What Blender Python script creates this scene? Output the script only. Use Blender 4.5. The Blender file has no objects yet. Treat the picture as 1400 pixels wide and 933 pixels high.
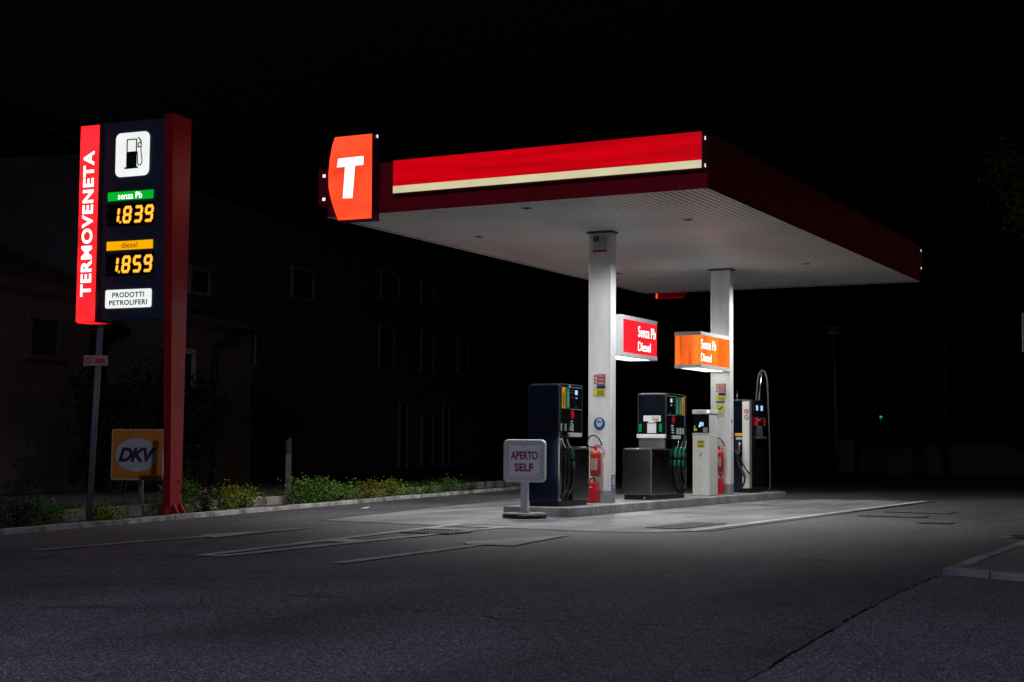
import bpy, bmesh, math, random
from mathutils import Vector, Matrix

random.seed(11)
PI = math.pi
scene = bpy.context.scene
C = scene.collection

# ------------------------------------------------------------------ camera
cam_data = bpy.data.cameras.new("camera")
cam_data.sensor_fit = 'HORIZONTAL'
cam_data.sensor_width = 36.0
cam_data.lens = 53.34
cam_data.clip_start = 0.1
cam_data.clip_end = 3000
cam = bpy.data.objects.new("camera", cam_data)
C.objects.link(cam)
cam.matrix_world = Matrix(((0.885878, 0.025857, 0.463198, 7.4398),
                           (0.463861, -0.065063, -0.883515, -20.1078),
                           (0.007292, 0.997546, -0.069632, 1.0736),
                           (0, 0, 0, 1)))
scene.camera = cam

# ------------------------------------------------------------------ night sky
world = bpy.data.worlds.new("World")
scene.world = world
world.use_nodes = True
wn = world.node_tree
sky = wn.nodes.new('ShaderNodeTexSky')
sky.sky_type = 'NISHITA'
sky.sun_disc = False
sky.sun_elevation = math.radians(-4)
sky.sun_rotation = math.radians(200)
bg = wn.nodes['Background']
tint = wn.nodes.new('ShaderNodeMix')
tint.data_type = 'RGBA'
tint.blend_type = 'MULTIPLY'
tint.inputs[0].default_value = 1.0
tint.inputs[7].default_value = (0.55, 0.8, 1.5, 1)
wn.links.new(sky.outputs[0], tint.inputs[6])
wn.links.new(tint.outputs[2], bg.inputs[0])
bg.inputs[1].default_value = 0.055

# the street lamp on the verge behind the photographer (its post and head are built further down)
LAMP_POS = (1.1, -19.0, 9.5)
LAMP_WATTS = 2100
LAMP_COLOUR = (0.66, 0.71, 1.0)
FILL_LAMP_POS = (15.0, 26.0, 8.0)      # unseen lamp added at the right to lift fascia and background
FILL_LAMP_WATTS = 330
ADDED_LAMP_WATTS = 385.0          # watts of each lamp added in the soffit

vs = scene.view_settings
vs.view_transform = 'Standard'
vs.look = 'None'
vs.gamma = 1
vs.exposure = 0
vs.use_curve_mapping = False
scene.cycles.use_denoising = True
scene.cycles.max_bounces = 8
scene.cycles.sample_clamp_indirect = 4.0

# ------------------------------------------------------------------ materials
def nodes_of(m):
    m.use_nodes = True
    return m.node_tree, m.node_tree.nodes['Principled BSDF']

def surf(name, col, rough=0.5, metal=0.0, var=0.12, scale=6.0, bump=0.0, bump_scale=60.0, detail=6, stretch=None, spec=None):
    """painted / plain surface with a little uneven tone, uneven gloss and optional grain"""
    m = bpy.data.materials.new(name)
    nt, p = nodes_of(m)
    L = nt.links
    tc = nt.nodes.new('ShaderNodeTexCoord')
    src = tc.outputs['Object']
    if stretch:
        mp = nt.nodes.new('ShaderNodeMapping')
        mp.inputs['Scale'].default_value = stretch
        L.new(src, mp.inputs[0]); src = mp.outputs[0]
    n = nt.nodes.new('ShaderNodeTexNoise')
    n.inputs['Scale'].default_value = scale
    n.inputs['Detail'].default_value = detail
    L.new(src, n.inputs['Vector'])
    r = nt.nodes.new('ShaderNodeValToRGB')
    e = r.color_ramp.elements
    e[0].position, e[1].position = 0.32, 0.68
    e[0].color = tuple(c * (1 - var) for c in col) + (1,)
    e[1].color = tuple(min(1, c * (1 + var)) for c in col) + (1,)
    L.new(n.outputs['Fac'], r.inputs[0])
    L.new(r.outputs[0], p.inputs['Base Color'])
    mr = nt.nodes.new('ShaderNodeMapRange')
    mr.inputs[3].default_value = max(0.03, rough - 0.1)
    mr.inputs[4].default_value = min(1, rough + 0.1)
    L.new(n.outputs['Fac'], mr.inputs[0])
    L.new(mr.outputs[0], p.inputs['Roughness'])
    p.inputs['Metallic'].default_value = metal
    if spec is not None:
        p.inputs['Specular IOR Level'].default_value = spec
    if bump:
        n2 = nt.nodes.new('ShaderNodeTexNoise')
        n2.inputs['Scale'].default_value = bump_scale
        n2.inputs['Detail'].default_value = 4
        L.new(src, n2.inputs['Vector'])
        b = nt.nodes.new('ShaderNodeBump')
        b.inputs['Strength'].default_value = bump
        b.inputs['Distance'].default_value = 0.01
        L.new(n2.outputs['Fac'], b.inputs['Height'])
        L.new(b.outputs[0], p.inputs['Normal'])
    return m

def lit(name, col, strength, var=0.0, scale=(1, 1, 1), base=None, rough=0.25, lo=0.35, hi=0.65):
    """a backlit plastic face or a lamp tube: emits, with the unevenness of the tubes behind it"""
    m = bpy.data.materials.new(name)
    nt, p = nodes_of(m)
    L = nt.links
    p.inputs['Base Color'].default_value = tuple((base or [c * 0.3 for c in col])) + (1,)
    p.inputs['Roughness'].default_value = rough
    p.inputs['Emission Color'].default_value = tuple(col) + (1,)
    p.inputs['Emission Strength'].default_value = strength
    if var:
        tc = nt.nodes.new('ShaderNodeTexCoord')
        mp = nt.nodes.new('ShaderNodeMapping')
        mp.inputs['Scale'].default_value = scale
        n = nt.nodes.new('ShaderNodeTexNoise')
        n.inputs['Scale'].default_value = 1.0
        n.inputs['Detail'].default_value = 3
        mr = nt.nodes.new('ShaderNodeMapRange')
        mr.inputs[1].default_value = lo
        mr.inputs[2].default_value = hi
        mr.inputs[3].default_value = strength * (1 - var)
        mr.inputs[4].default_value = strength * (1 + var)
        L.new(tc.outputs['Object'], mp.inputs[0]); L.new(mp.outputs[0], n.inputs['Vector'])
        L.new(n.outputs['Fac'], mr.inputs[0]); L.new(mr.outputs[0], p.inputs['Emission Strength'])
    return m

def ground_mat(name, col_a, col_b, speck, speck_amt, rough, bump, big=0.35, fine=130.0, stain=None, spots=None):
    m = bpy.data.materials.new(name)
    nt, p = nodes_of(m)
    L = nt.links; N = nt.nodes
    tc = N.new('ShaderNodeTexCoord')
    o = tc.outputs['Object']
    n1 = N.new('ShaderNodeTexNoise'); n1.inputs['Scale'].default_value = big; n1.inputs['Detail'].default_value = 9
    n1.inputs['Roughness'].default_value = 0.62
    L.new(o, n1.inputs['Vector'])
    r1 = N.new('ShaderNodeValToRGB')
    r1.color_ramp.elements[0].position = 0.3; r1.color_ramp.elements[1].position = 0.7
    r1.color_ramp.elements[0].color = tuple(col_a) + (1,); r1.color_ramp.elements[1].color = tuple(col_b) + (1,)
    L.new(n1.outputs['Fac'], r1.inputs[0])
    cur = r1.outputs[0]
    # aggregate: light and dark stones
    v = N.new('ShaderNodeTexVoronoi'); v.inputs['Scale'].default_value = fine
    L.new(o, v.inputs['Vector'])
    sep = N.new('ShaderNodeSeparateColor'); L.new(v.outputs['Color'], sep.inputs[0])
    r2 = N.new('ShaderNodeValToRGB')
    r2.color_ramp.elements[0].position = 0.0; r2.color_ramp.elements[0].color = (0.35, 0.35, 0.35, 1)
    r2.color_ramp.elements[1].position = 1.0; r2.color_ramp.elements[1].color = (speck, speck, speck, 1)
    el = r2.color_ramp.elements.new(0.72); el.color = (1, 1, 1, 1)
    L.new(sep.outputs[0], r2.inputs[0])
    mx = N.new('ShaderNodeMix'); mx.data_type = 'RGBA'; mx.blend_type = 'MULTIPLY'
    mx.inputs[0].default_value = speck_amt
    L.new(cur, mx.inputs[6]); L.new(r2.outputs[0], mx.inputs[7])
    cur = mx.outputs[2]
    if stain:
        n3 = N.new('ShaderNodeTexNoise'); n3.inputs['Scale'].default_value = stain[0]; n3.inputs['Detail'].default_value = 7
        mp = N.new('ShaderNodeMapping'); mp.inputs['Scale'].default_value = stain[2]
        mp.inputs['Location'].default_value = (3.1, 7.7, 0)
        L.new(o, mp.inputs[0]); L.new(mp.outputs[0], n3.inputs['Vector'])
        r3 = N.new('ShaderNodeValToRGB')
        r3.color_ramp.elements[0].position = 0.36; r3.color_ramp.elements[0].color = (stain[1],) * 3 + (1,)
        r3.color_ramp.elements[1].position = 0.6; r3.color_ramp.elements[1].color = (1, 1, 1, 1)
        L.new(n3.outputs['Fac'], r3.inputs[0])
        m2 = N.new('ShaderNodeMix'); m2.data_type = 'RGBA'; m2.blend_type = 'MULTIPLY'; m2.inputs[0].default_value = 1
        L.new(cur, m2.inputs[6]); L.new(r3.outputs[0], m2.inputs[7])
        cur = m2.outputs[2]
    if spots:
        n4 = N.new('ShaderNodeTexNoise'); n4.inputs['Scale'].default_value = spots[0]; n4.inputs['Detail'].default_value = 5
        n4.inputs['Distortion'].default_value = 0.6
        L.new(o, n4.inputs['Vector'])
        r4 = N.new('ShaderNodeValToRGB')
        r4.color_ramp.elements[0].position = 0.60; r4.color_ramp.elements[0].color = (1, 1, 1, 1)
        r4.color_ramp.elements[1].position = 0.70; r4.color_ramp.elements[1].color = (spots[1],) * 3 + (1,)
        L.new(n4.outputs['Fac'], r4.inputs[0])
        m4 = N.new('ShaderNodeMix'); m4.data_type = 'RGBA'; m4.blend_type = 'MULTIPLY'; m4.inputs[0].default_value = 1
        L.new(cur, m4.inputs[6]); L.new(r4.outputs[0], m4.inputs[7])
        cur = m4.outputs[2]
    L.new(cur, p.inputs['Base Color'])
    mr = N.new('ShaderNodeMapRange'); mr.inputs[3].default_value = rough - 0.12; mr.inputs[4].default_value = min(1, rough + 0.12)
    L.new(n1.outputs['Fac'], mr.inputs[0]); L.new(mr.outputs[0], p.inputs['Roughness'])
    b = N.new('ShaderNodeBump'); b.inputs['Strength'].default_value = bump; b.inputs['Distance'].default_value = 0.006
    L.new(v.outputs['Distance'], b.inputs['Height'])
    n5 = N.new('ShaderNodeTexNoise'); n5.inputs['Scale'].default_value = fine * 0.55; n5.inputs['Detail'].default_value = 3
    L.new(o, n5.inputs['Vector'])
    b2 = N.new('ShaderNodeBump'); b2.inputs['Strength'].default_value = bump * 0.7; b2.inputs['Distance'].default_value = 0.006
    L.new(n5.outputs['Fac'], b2.inputs['Height']); L.new(b.outputs[0], b2.inputs['Normal'])
    L.new(b2.outputs[0], p.inputs['Normal'])
    return m

M = {}
M['soil'] = ground_mat('soil', (0.03, 0.022, 0.015), (0.06, 0.045, 0.03), 1.8, 0.6, 0.9, 0.5, big=1.5, fine=60)
M['asphalt'] = ground_mat('asphalt', (0.062, 0.060, 0.064), (0.112, 0.109, 0.115), 4.2, 0.95, 0.7, 0.6, big=0.4, fine=105, stain=(0.55, 0.55, (1, 0.4, 1)), spots=(1.1, 0.55))
M['asphalt_new'] = ground_mat('asphalt_new', (0.088, 0.086, 0.092), (0.132, 0.129, 0.136), 4.2, 0.95, 0.75, 0.6, big=0.6, fine=105)
M['concrete'] = ground_mat('concrete_slab', (0.20, 0.203, 0.207), (0.33, 0.333, 0.338), 1.3, 0.45, 0.62, 0.2, big=0.6, fine=90, stain=(1.1, 0.5, (1.3, 0.25, 1)), spots=(1.5, 0.5))
M['tar'] = surf('tar', (0.010, 0.010, 0.011), 0.88, var=0.3, scale=8, spec=0.1)
M['kerb'] = ground_mat('kerb_stone', (0.42, 0.41, 0.39), (0.72, 0.71, 0.68), 1.2, 0.4, 0.85, 0.3, big=2.2, fine=70, stain=(3.0, 0.35, (1, 1, 1)))
M['kerb_grey'] = ground_mat('kerb_grey', (0.33, 0.33, 0.33), (0.50, 0.50, 0.49), 1.2, 0.4, 0.8, 0.2, big=1.5, fine=80, stain=(2.0, 0.6, (1, 1, 1)))
M['wall_old'] = ground_mat('old_concrete', (0.24, 0.21, 0.16), (0.55, 0.51, 0.43), 1.2, 0.5, 0.9, 0.4, big=2.5, fine=50, stain=(2.4, 0.22, (1, 1, 0.6)))
M['marking'] = ground_mat('road_paint', (0.26, 0.26, 0.26), (0.46, 0.46, 0.45), 1.6, 0.7, 0.75, 0.35, big=1.1, fine=110, stain=(1.6, 0.55, (1, 1, 1)))
M['marking_new'] = ground_mat('road_paint_bright', (0.42, 0.42, 0.42), (0.62, 0.62, 0.61), 1.4, 0.6, 0.7, 0.3, big=1.1, fine=110, stain=(1.6, 0.55, (1, 1, 1)))
M['marking_bright'] = ground_mat('edge_line_paint', (0.60, 0.60, 0.60), (0.80, 0.80, 0.79), 1.3, 0.5, 0.7, 0.3, big=1.1, fine=110, stain=(1.6, 0.6, (1, 1, 1)))
M['paving'] = ground_mat('brown_paving', (0.15, 0.135, 0.125), (0.22, 0.20, 0.19), 1.6, 0.6, 0.85, 0.3, big=1.2, fine=60)
M['baffle'] = surf('grey_baffle', (0.2, 0.2, 0.2), 0.7, var=0.1)  # casing of the added soffit lamps, grey to blend into the sheet
M['pit'] = surf('gritty_pit', (0.11, 0.11, 0.11), 0.9, var=0.4, scale=30)
M['worn_iron'] = surf('worn_iron', (0.17, 0.17, 0.17), 0.75, 0.0, 0.35, 14, 0.3, 60)
M['iron'] = surf('cast_iron', (0.035, 0.035, 0.036), 0.55, 0.6, 0.3, 20, 0.3, 80)

M['canopy_red'] = surf('canopy_red_paint', (0.40, 0.012, 0.03), 0.72, var=0.12, scale=1.2, spec=0.06)
M['rim_dark'] = surf('dark_red_rim', (0.10, 0.006, 0.012), 0.5, var=0.1)
M['totem_red'] = surf('totem_red_paint', (0.40, 0.008, 0.015), 0.42, var=0.1, scale=2.5)
M['soffit'] = surf('white_soffit_sheet', (0.76, 0.755, 0.735), 0.45, var=0.07, scale=0.9, detail=8)
M['white'] = surf('white_paint', (0.74, 0.74, 0.725), 0.4, var=0.09, scale=2.2, detail=10, stretch=(2.5, 2.5, 0.5))
M['cream_white'] = surf('cream_white_paint', (0.72, 0.71, 0.63), 0.42, var=0.05, scale=3)
M['light_grey'] = surf('light_grey_paint', (0.55, 0.56, 0.57), 0.4, var=0.06, scale=5)
M['grey'] = surf('grey_paint', (0.28, 0.28, 0.28), 0.5, var=0.12, scale=5)
M['post_grey'] = surf('weathered_white_plastic', (0.20, 0.195, 0.185), 0.6, var=0.15, scale=10)
M['pole_grey'] = surf('grey_pole_paint', (0.15, 0.16, 0.18), 0.5, var=0.15, scale=12)
M['galv'] = surf('galvanised_steel', (0.34, 0.36, 0.38), 0.5, 0.4, 0.15, 18)
M['dark_grey'] = surf('dark_grey_paint', (0.08, 0.08, 0.085), 0.5, var=0.15)
M['black'] = surf('black_plastic', (0.012, 0.012, 0.013), 0.35, var=0.2)
M['rubber'] = surf('black_rubber', (0.014, 0.014, 0.014), 0.42, var=0.2)
M['grey_rubber'] = surf('grey_rubber', (0.06, 0.058, 0.055), 0.5, var=0.15)
M['gloss_black'] = surf('black_glass', (0.006, 0.007, 0.009), 0.12, var=0.1)
M['navy'] = surf('navy_panel', (0.040, 0.050, 0.085), 0.45, var=0.08, scale=2)
M['navy_steel'] = surf('dark_blue_steel', (0.06, 0.078, 0.17), 0.20, 0.95, 0.08, 2)
M['steel'] = surf('brushed_steel', (0.42, 0.42, 0.42), 0.33, 1.0, 0.10, 3.0)
M['dark_steel'] = surf('dark_brushed_steel', (0.24, 0.24, 0.245), 0.22, 1.0, 0.08, 2.0)
M['chrome'] = surf('bright_steel', (0.75, 0.75, 0.75), 0.22, 1.0, 0.05)
M['alu'] = surf('aluminium_profile', (0.66, 0.67, 0.67), 0.42, 0.15, 0.05, 8)
M['yellow'] = surf('yellow_sheet', (0.85, 0.42, 0.01), 0.45, var=0.05)
M['green'] = surf('green_sheet', (0.0, 0.22, 0.075), 0.45, var=0.05)
M['green_rubber'] = surf('green_rubber_grip', (0.0, 0.20, 0.085), 0.4, var=0.12)
M['red'] = surf('red_enamel', (0.42, 0.022, 0.016), 0.42, var=0.2, scale=12)
M['red_plastic'] = surf('red_plastic', (0.6, 0.006, 0.02), 0.4, var=0.06)
M['red_dull'] = surf('dull_red', (0.16, 0.01, 0.012), 0.5)
M['plate_faded'] = surf('faded_plate', (0.40, 0.27, 0.24), 0.6, var=0.2, scale=20)
M['ink'] = surf('black_ink', (0.012, 0.012, 0.014), 0.6, var=0.1)
M['red_ink'] = surf('dark_red_ink', (0.26, 0.006, 0.05), 0.6, var=0.1)
M['red_print'] = surf('red_print', (0.45, 0.03, 0.04), 0.55, var=0.1)
M['yellow_print'] = surf('yellow_print', (0.62, 0.56, 0.03), 0.55, var=0.1)
M['blue_print'] = surf('blue_print', (0.01, 0.09, 0.30), 0.5, var=0.06)
M['navy_ink'] = surf('navy_ink', (0.012, 0.012, 0.08), 0.55, var=0.1)
M['orange_sheet'] = surf('orange_sheet', (0.72, 0.26, 0.008), 0.5, var=0.06, scale=3)
M['white_sheet'] = surf('white_sheet', (0.60, 0.60, 0.62), 0.5, var=0.03)
M['sign_face'] = surf('pale_sign_face', (0.76, 0.76, 0.79), 0.5, var=0.05)
M['label_white'] = surf('printed_label', (0.62, 0.62, 0.62), 0.5, var=0.06, scale=30)
M['plaster'] = surf('house_plaster', (0.11, 0.085, 0.068), 0.9, var=0.18, scale=0.8, bump=0.2, bump_scale=20)
M['plaster_grey'] = surf('grey_plaster', (0.18, 0.17, 0.165), 0.9, var=0.22, scale=0.5, bump=0.2, bump_scale=20)
M['frame_stone'] = surf('stone_surround', (0.42, 0.41, 0.39), 0.85, var=0.1, scale=4)
M['frame_dull'] = surf('dull_surround', (0.10, 0.085, 0.07), 0.85, var=0.15, scale=4)
M['roof_tile'] = surf('roof_tile', (0.10, 0.05, 0.035), 0.9, var=0.25, scale=5, bump=0.5, bump_scale=12)
M['shutter'] = surf('dark_shutter', (0.018, 0.02, 0.022), 0.6, var=0.2)
M['bark'] = surf('bark', (0.05, 0.04, 0.03), 0.9, var=0.3, scale=8, bump=0.6, bump_scale=20)
M['boundary'] = surf('boundary_plaster', (0.42, 0.37, 0.345), 0.9, var=0.25, scale=0.9, bump=0.2, bump_scale=15)
M['cabinet'] = surf('pale_cabinet', (0.42, 0.42, 0.48), 0.6, var=0.08)

def leaf_mat(name, a, b):
    m = bpy.data.materials.new(name)
    nt, p = nodes_of(m)
    L = nt.links
    g = nt.nodes.new('ShaderNodeNewGeometry')
    r = nt.nodes.new('ShaderNodeValToRGB')
    r.color_ramp.elements[0].color = tuple(a) + (1,)
    r.color_ramp.elements[1].color = tuple(b) + (1,)
    L.new(g.outputs['Random Per Island'], r.inputs[0])
    L.new(r.outputs[0], p.inputs['Base Color'])
    p.inputs['Roughness'].default_value = 0.6
    p.inputs['Specular IOR Level'].default_value = 0.15
    return m
M['leaf'] = leaf_mat('rose_leaf', (0.025, 0.10, 0.010), (0.14, 0.27, 0.03))
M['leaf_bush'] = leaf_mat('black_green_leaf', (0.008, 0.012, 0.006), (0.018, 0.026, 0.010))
M['leaf_yellow'] = leaf_mat('yellowing_leaf', (0.07, 0.14, 0.010), (0.34, 0.32, 0.02))
M['leaf_dark'] = leaf_mat('dark_leaf', (0.02, 0.035, 0.012), (0.05, 0.07, 0.022))
M['grass'] = leaf_mat('grass_blade', (0.03, 0.05, 0.015), (0.09, 0.11, 0.03))
M['pink'] = surf('pink_petal', (0.62, 0.20, 0.26), 0.6)
M['crimson'] = surf('crimson_petal', (0.42, 0.008, 0.02), 0.6)
M['white_petal'] = surf('white_petal', (0.75, 0.72, 0.68), 0.6)

# backlit faces and lamps
M['lit_red_band'] = lit('backlit_red_band', (1.0, 0.0, 0.008), 0.55, 0.16, (0.5, 4, 9))
M['lit_cream'] = lit('backlit_cream_strip', (1.0, 0.92, 0.56), 0.62, 0.06, (2.5, 4, 4))
M['lit_emblem'] = lit('backlit_orange_red', (1.0, 0.062, 0.020), 1.3, 0.38, (1.0, 1, 1.7))
M['lit_strip'] = lit('backlit_red_strip', (1.0, 0.016, 0.022), 1.3, 0.45, (2, 2, 2.2))
M['lit_white'] = lit('backlit_white', (1.0, 0.98, 0.95), 1.9)
M['lit_board'] = lit('backlit_white_board', (0.96, 1.0, 0.98), 0.92, 0.05, (3, 3, 3))
M['lit_green'] = lit('backlit_green', (0.0, 0.60, 0.035), 0.72, 0.05, (3, 3, 3))
M['lit_yellow'] = lit('backlit_yellow', (1.0, 0.42, 0.0), 0.98, 0.05, (3, 3, 3))
M['lit_amber'] = lit('amber_led', (1.0, 0.46, 0.035), 1.5)
M['amber_halo'] = lit('amber_bloom', (1.0, 0.24, 0.0), 0.55)  # camera bloom round the digits, given as a dimmer orange stroke
M['lit_sign_red'] = lit('backlit_crimson', (1.0, 0.010, 0.022), 1.2, 0.25, (1, 1.2, 1))
M['lit_sign_orange'] = lit('backlit_orange', (1.0, 0.135, 0.012), 1.15, 0.55, (6, 3.2, 0.3))
M['lit_tube'] = lit('fluorescent_downlight', (1.0, 1.0, 0.93), 3.6)
M['lit_slot'] = lit('light_leak', (1.0, 1.0, 0.97), 1.1)
M['lit_lcd'] = lit('blue_white_lcd', (0.45, 0.66, 1.0), 0.85, 0.12, (20, 20, 20))
M['lit_lcd_dim'] = lit('dim_lcd', (0.25, 0.40, 0.75), 0.7, 0.2, (30, 30, 30))
M['lit_button'] = lit('green_button', (0.0, 0.55, 0.10), 0.16)
M['lit_green_led'] = lit('green_led', (0.05, 1.0, 0.15), 0.7)
M['lit_lamp'] = lit('street_lamp_lens', LAMP_COLOUR, 20.0)

# ------------------------------------------------------------------ builders
def root_of(o):
    while o.parent:
        o = o.parent
    return o

def thing(name, label, cat, loc=(0, 0, 0), rz=0.0, group=None):
    o = bpy.data.objects.new(name, None)
    C.objects.link(o)
    o.empty_display_size = 0.2
    o.location = loc
    o.rotation_euler = (0, 0, rz)
    o['label'] = label
    o['category'] = cat
    if group:
        o['group'] = group
    return o

class B:
    """collects shapes; out() links them as ONE mesh object"""
    def __init__(self):
        self.bm = bmesh.new()

    def _merge(self, tmp, mtx=None):
        if mtx is not None:
            bmesh.ops.transform(tmp, matrix=mtx, verts=tmp.verts)
        me = bpy.data.meshes.new('tmp')
        tmp.to_mesh(me); tmp.free()
        self.bm.from_mesh(me)
        bpy.data.meshes.remove(me)

    def box(self, x0, x1, y0, y1, z0, z1, bev=0.0, mtx=None, seg=2):
        t = bmesh.new()
        bmesh.ops.create_cube(t, size=1)
        for v in t.verts:
            v.co = Vector(((x0 + x1) / 2 + v.co.x * (x1 - x0), (y0 + y1) / 2 + v.co.y * (y1 - y0), (z0 + z1) / 2 + v.co.z * (z1 - z0)))
        if bev:
            bmesh.ops.bevel(t, geom=list(t.edges), offset=bev, segments=seg, profile=0.6, affect='EDGES')
        self._merge(t, mtx)
        return self

    def prism(self, pts, origin, right, up, depth, mtx=None, bev=0.0):
        """2-D outline placed with its right/up axes, extruded backwards (against right x up) by depth"""
        r, u = Vector(right).normalized(), Vector(up).normalized()
        n = r.cross(u)
        o = Vector(origin)
        t = bmesh.new()
        f = [t.verts.new(o + r * a + u * b) for a, b in pts]
        k = [t.verts.new(o + r * a + u * b - n * depth) for a, b in pts]
        t.faces.new(f); t.faces.new(k[::-1])
        c = len(pts)
        for i in range(c):
            t.faces.new((f[i], k[i], k[(i + 1) % c], f[(i + 1) % c]))
        bmesh.ops.recalc_face_normals(t, faces=t.faces)
        if bev:
            ed = [e for e in t.edges if (e.verts[0] in f and e.verts[1] in f)]
            bmesh.ops.bevel(t, geom=ed, offset=bev, segments=2, profile=0.6, affect='EDGES')
        self._merge(t, mtx)
        return self

    def cyl(self, p0, p1, r0, r1=None, n=20):
        r1 = r0 if r1 is None else r1
        p0, p1 = Vector(p0), Vector(p1)
        d = (p1 - p0)
        q = d.to_track_quat('Z', 'Y').to_matrix()
        t = bmesh.new()
        a = [t.verts.new(p0 + q @ Vector((math.cos(i / n * 2 * PI) * r0, math.sin(i / n * 2 * PI) * r0, 0))) for i in range(n)]
        b = [t.verts.new(p1 + q @ Vector((math.cos(i / n * 2 * PI) * r1, math.sin(i / n * 2 * PI) * r1, 0))) for i in range(n)]
        for i in range(n):
            f = t.faces.new((a[i], a[(i + 1) % n], b[(i + 1) % n], b[i])); f.smooth = True
        t.faces.new(a[::-1]); t.faces.new(b)
        self._merge(t)
        return self

    def lathe(self, prof, centre, n=24):
        t = bmesh.new()
        c = Vector(centre)
        rings = []
        for r, z in prof:
            rings.append([t.verts.new(c + Vector((math.cos(i / n * 2 * PI) * r, math.sin(i / n * 2 * PI) * r, z))) for i in range(n)])
        for a, b in zip(rings, rings[1:]):
            for i in range(n):
                f = t.faces.new((a[i], a[(i + 1) % n], b[(i + 1) % n], b[i])); f.smooth = True
        t.faces.new(rings[0][::-1]); t.faces.new(rings[-1])
        bmesh.ops.recalc_face_normals(t, faces=t.faces)
        self._merge(t)
        return self

    def tube(self, pts, r, n=8, steps=8, r_end=None):
        P = [Vector(p) for p in pts]
        S = []
        for i in range(len(P) - 1):
            p0 = P[i - 1] if i else P[0] * 2 - P[1]
            p3 = P[i + 2] if i + 2 < len(P) else P[-1] * 2 - P[-2]
            for k in range(steps):
                t = k / steps
                S.append(0.5 * ((2 * P[i]) + (-p0 + P[i + 1]) * t + (2 * p0 - 5 * P[i] + 4 * P[i + 1] - p3) * t * t + (-p0 + 3 * P[i] - 3 * P[i + 1] + p3) * t ** 3))
        S.append(P[-1])
        t = bmesh.new()
        rings = []
        ref = Vector((0.13, 0.31, 0.94))
        for i, s in enumerate(S):
            d = (S[min(i + 1, len(S) - 1)] - S[max(i - 1, 0)]).normalized()
            u = d.cross(ref)
            if u.length < 1e-3:
                u = d.cross(Vector((1, 0, 0)))
            u.normalize(); w = d.cross(u)
            rr = r if r_end is None else r + (r_end - r) * i / (len(S) - 1)
            rings.append([t.verts.new(s + (u * math.cos(a) + w * math.sin(a)) * rr) for a in [j / n * 2 * PI for j in range(n)]])
        for a, b in zip(rings, rings[1:]):
            for j in range(n):
                f = t.faces.new((a[j], a[(j + 1) % n], b[(j + 1) % n], b[j])); f.smooth = True
        t.faces.new(rings[0][::-1]); t.faces.new(rings[-1])
        bmesh.ops.recalc_face_normals(t, faces=t.faces)
        self._merge(t)
        return self

    def poly(self, pts, z):
        self.bm.faces.new([self.bm.verts.new((a, b, z)) for a, b in pts])
        return self

    def quad(self, a, b, c, d):
        self.bm.faces.new([self.bm.verts.new(v) for v in (a, b, c, d)])
        return self

    def text(self, body, origin, right, up, w, h, bold=0.02, shear=0.0, depth=0.003, space=1.0):
        """lettering fitted to a w x h box whose lower left corner is origin"""
        cu = bpy.data.curves.new('t', 'FONT')
        cu.body = body
        cu.size = 1
        cu.offset = bold
        cu.shear = shear
        cu.space_character = space
        cu.resolution_u = 4
        ob = bpy.data.objects.new('t', cu)
        me = bpy.data.meshes.new_from_object(ob)
        bpy.data.objects.remove(ob); bpy.data.curves.remove(cu)
        xs = [v.co.x for v in me.vertices]; ys = [v.co.y for v in me.vertices]
        x0, x1, y0, y1 = min(xs), max(xs), min(ys), max(ys)
        r, u = Vector(right).normalized(), Vector(up).normalized()
        nrm = r.cross(u)
        o = Vector(origin)
        for v in me.vertices:
            v.co = o + r * ((v.co.x - x0) / (x1 - x0) * w) + u * ((v.co.y - y0) / (y1 - y0) * h) + nrm * depth
        self.bm.from_mesh(me)
        bpy.data.meshes.remove(me)
        return self

    def leaves(self, centre, radii, n, size, rng, shell=0.0, aspect=0.55, up=0.3):
        c = Vector(centre)
        for _ in range(n):
            while True:
                d = Vector((rng.uniform(-1, 1), rng.uniform(-1, 1), rng.uniform(-1, 1)))
                if shell < d.length <= 1:
                    break
            p = c + Vector((d.x * radii[0], d.y * radii[1], d.z * radii[2]))
            self.leaf(p, size * rng.uniform(0.6, 1.3), rng, aspect, up)
        return self

    def leaf(self, p, s, rng, aspect=0.55, up=0.3):
        a = Vector((rng.gauss(0, 1), rng.gauss(0, 1), rng.gauss(0, 0.7) + up)).normalized()
        b = a.cross(Vector((rng.gauss(0, 1), rng.gauss(0, 1), rng.gauss(0, 1)))).normalized()
        n = a.cross(b) * s * 0.12
        v = [self.bm.verts.new(q) for q in (p, p + a * s * 0.5 + b * s * aspect * 0.5 + n, p + a * s, p + a * s * 0.5 - b * s * aspect * 0.5 + n)]
        self.bm.faces.new((v[0], v[1], v[2])); self.bm.faces.new((v[0], v[2], v[3]))

    def out(self, name, mat, parent=None, local=False, label=None, cat=None, group=None, kind=None):
        if parent is not None and not local:
            rt = root_of(parent)
            bmesh.ops.translate(self.bm, vec=-rt.location, verts=self.bm.verts)
        me = bpy.data.meshes.new(name)
        self.bm.to_mesh(me); self.bm.free()
        me.materials.append(M[mat] if isinstance(mat, str) else mat)
        o = bpy.data.objects.new(name, me)
        C.objects.link(o)
        if parent is not None:
            o.parent = parent
        if label: o['label'] = label
        if cat: o['category'] = cat
        if group: o['group'] = group
        if kind: o['kind'] = kind
        return o

def rrect(w, h, r, n=5):
    """rounded rectangle outline centred on the origin"""
    P = []
    for cx, cy, a0 in ((w / 2 - r, h / 2 - r, 0), (-w / 2 + r, h / 2 - r, 90), (-w / 2 + r, -h / 2 + r, 180), (w / 2 - r, -h / 2 + r, 270)):
        for k in range(n + 1):
            a = math.radians(a0 + 90 * k / n)
            P.append((cx + r * math.cos(a), cy + r * math.sin(a)))
    return P

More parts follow.
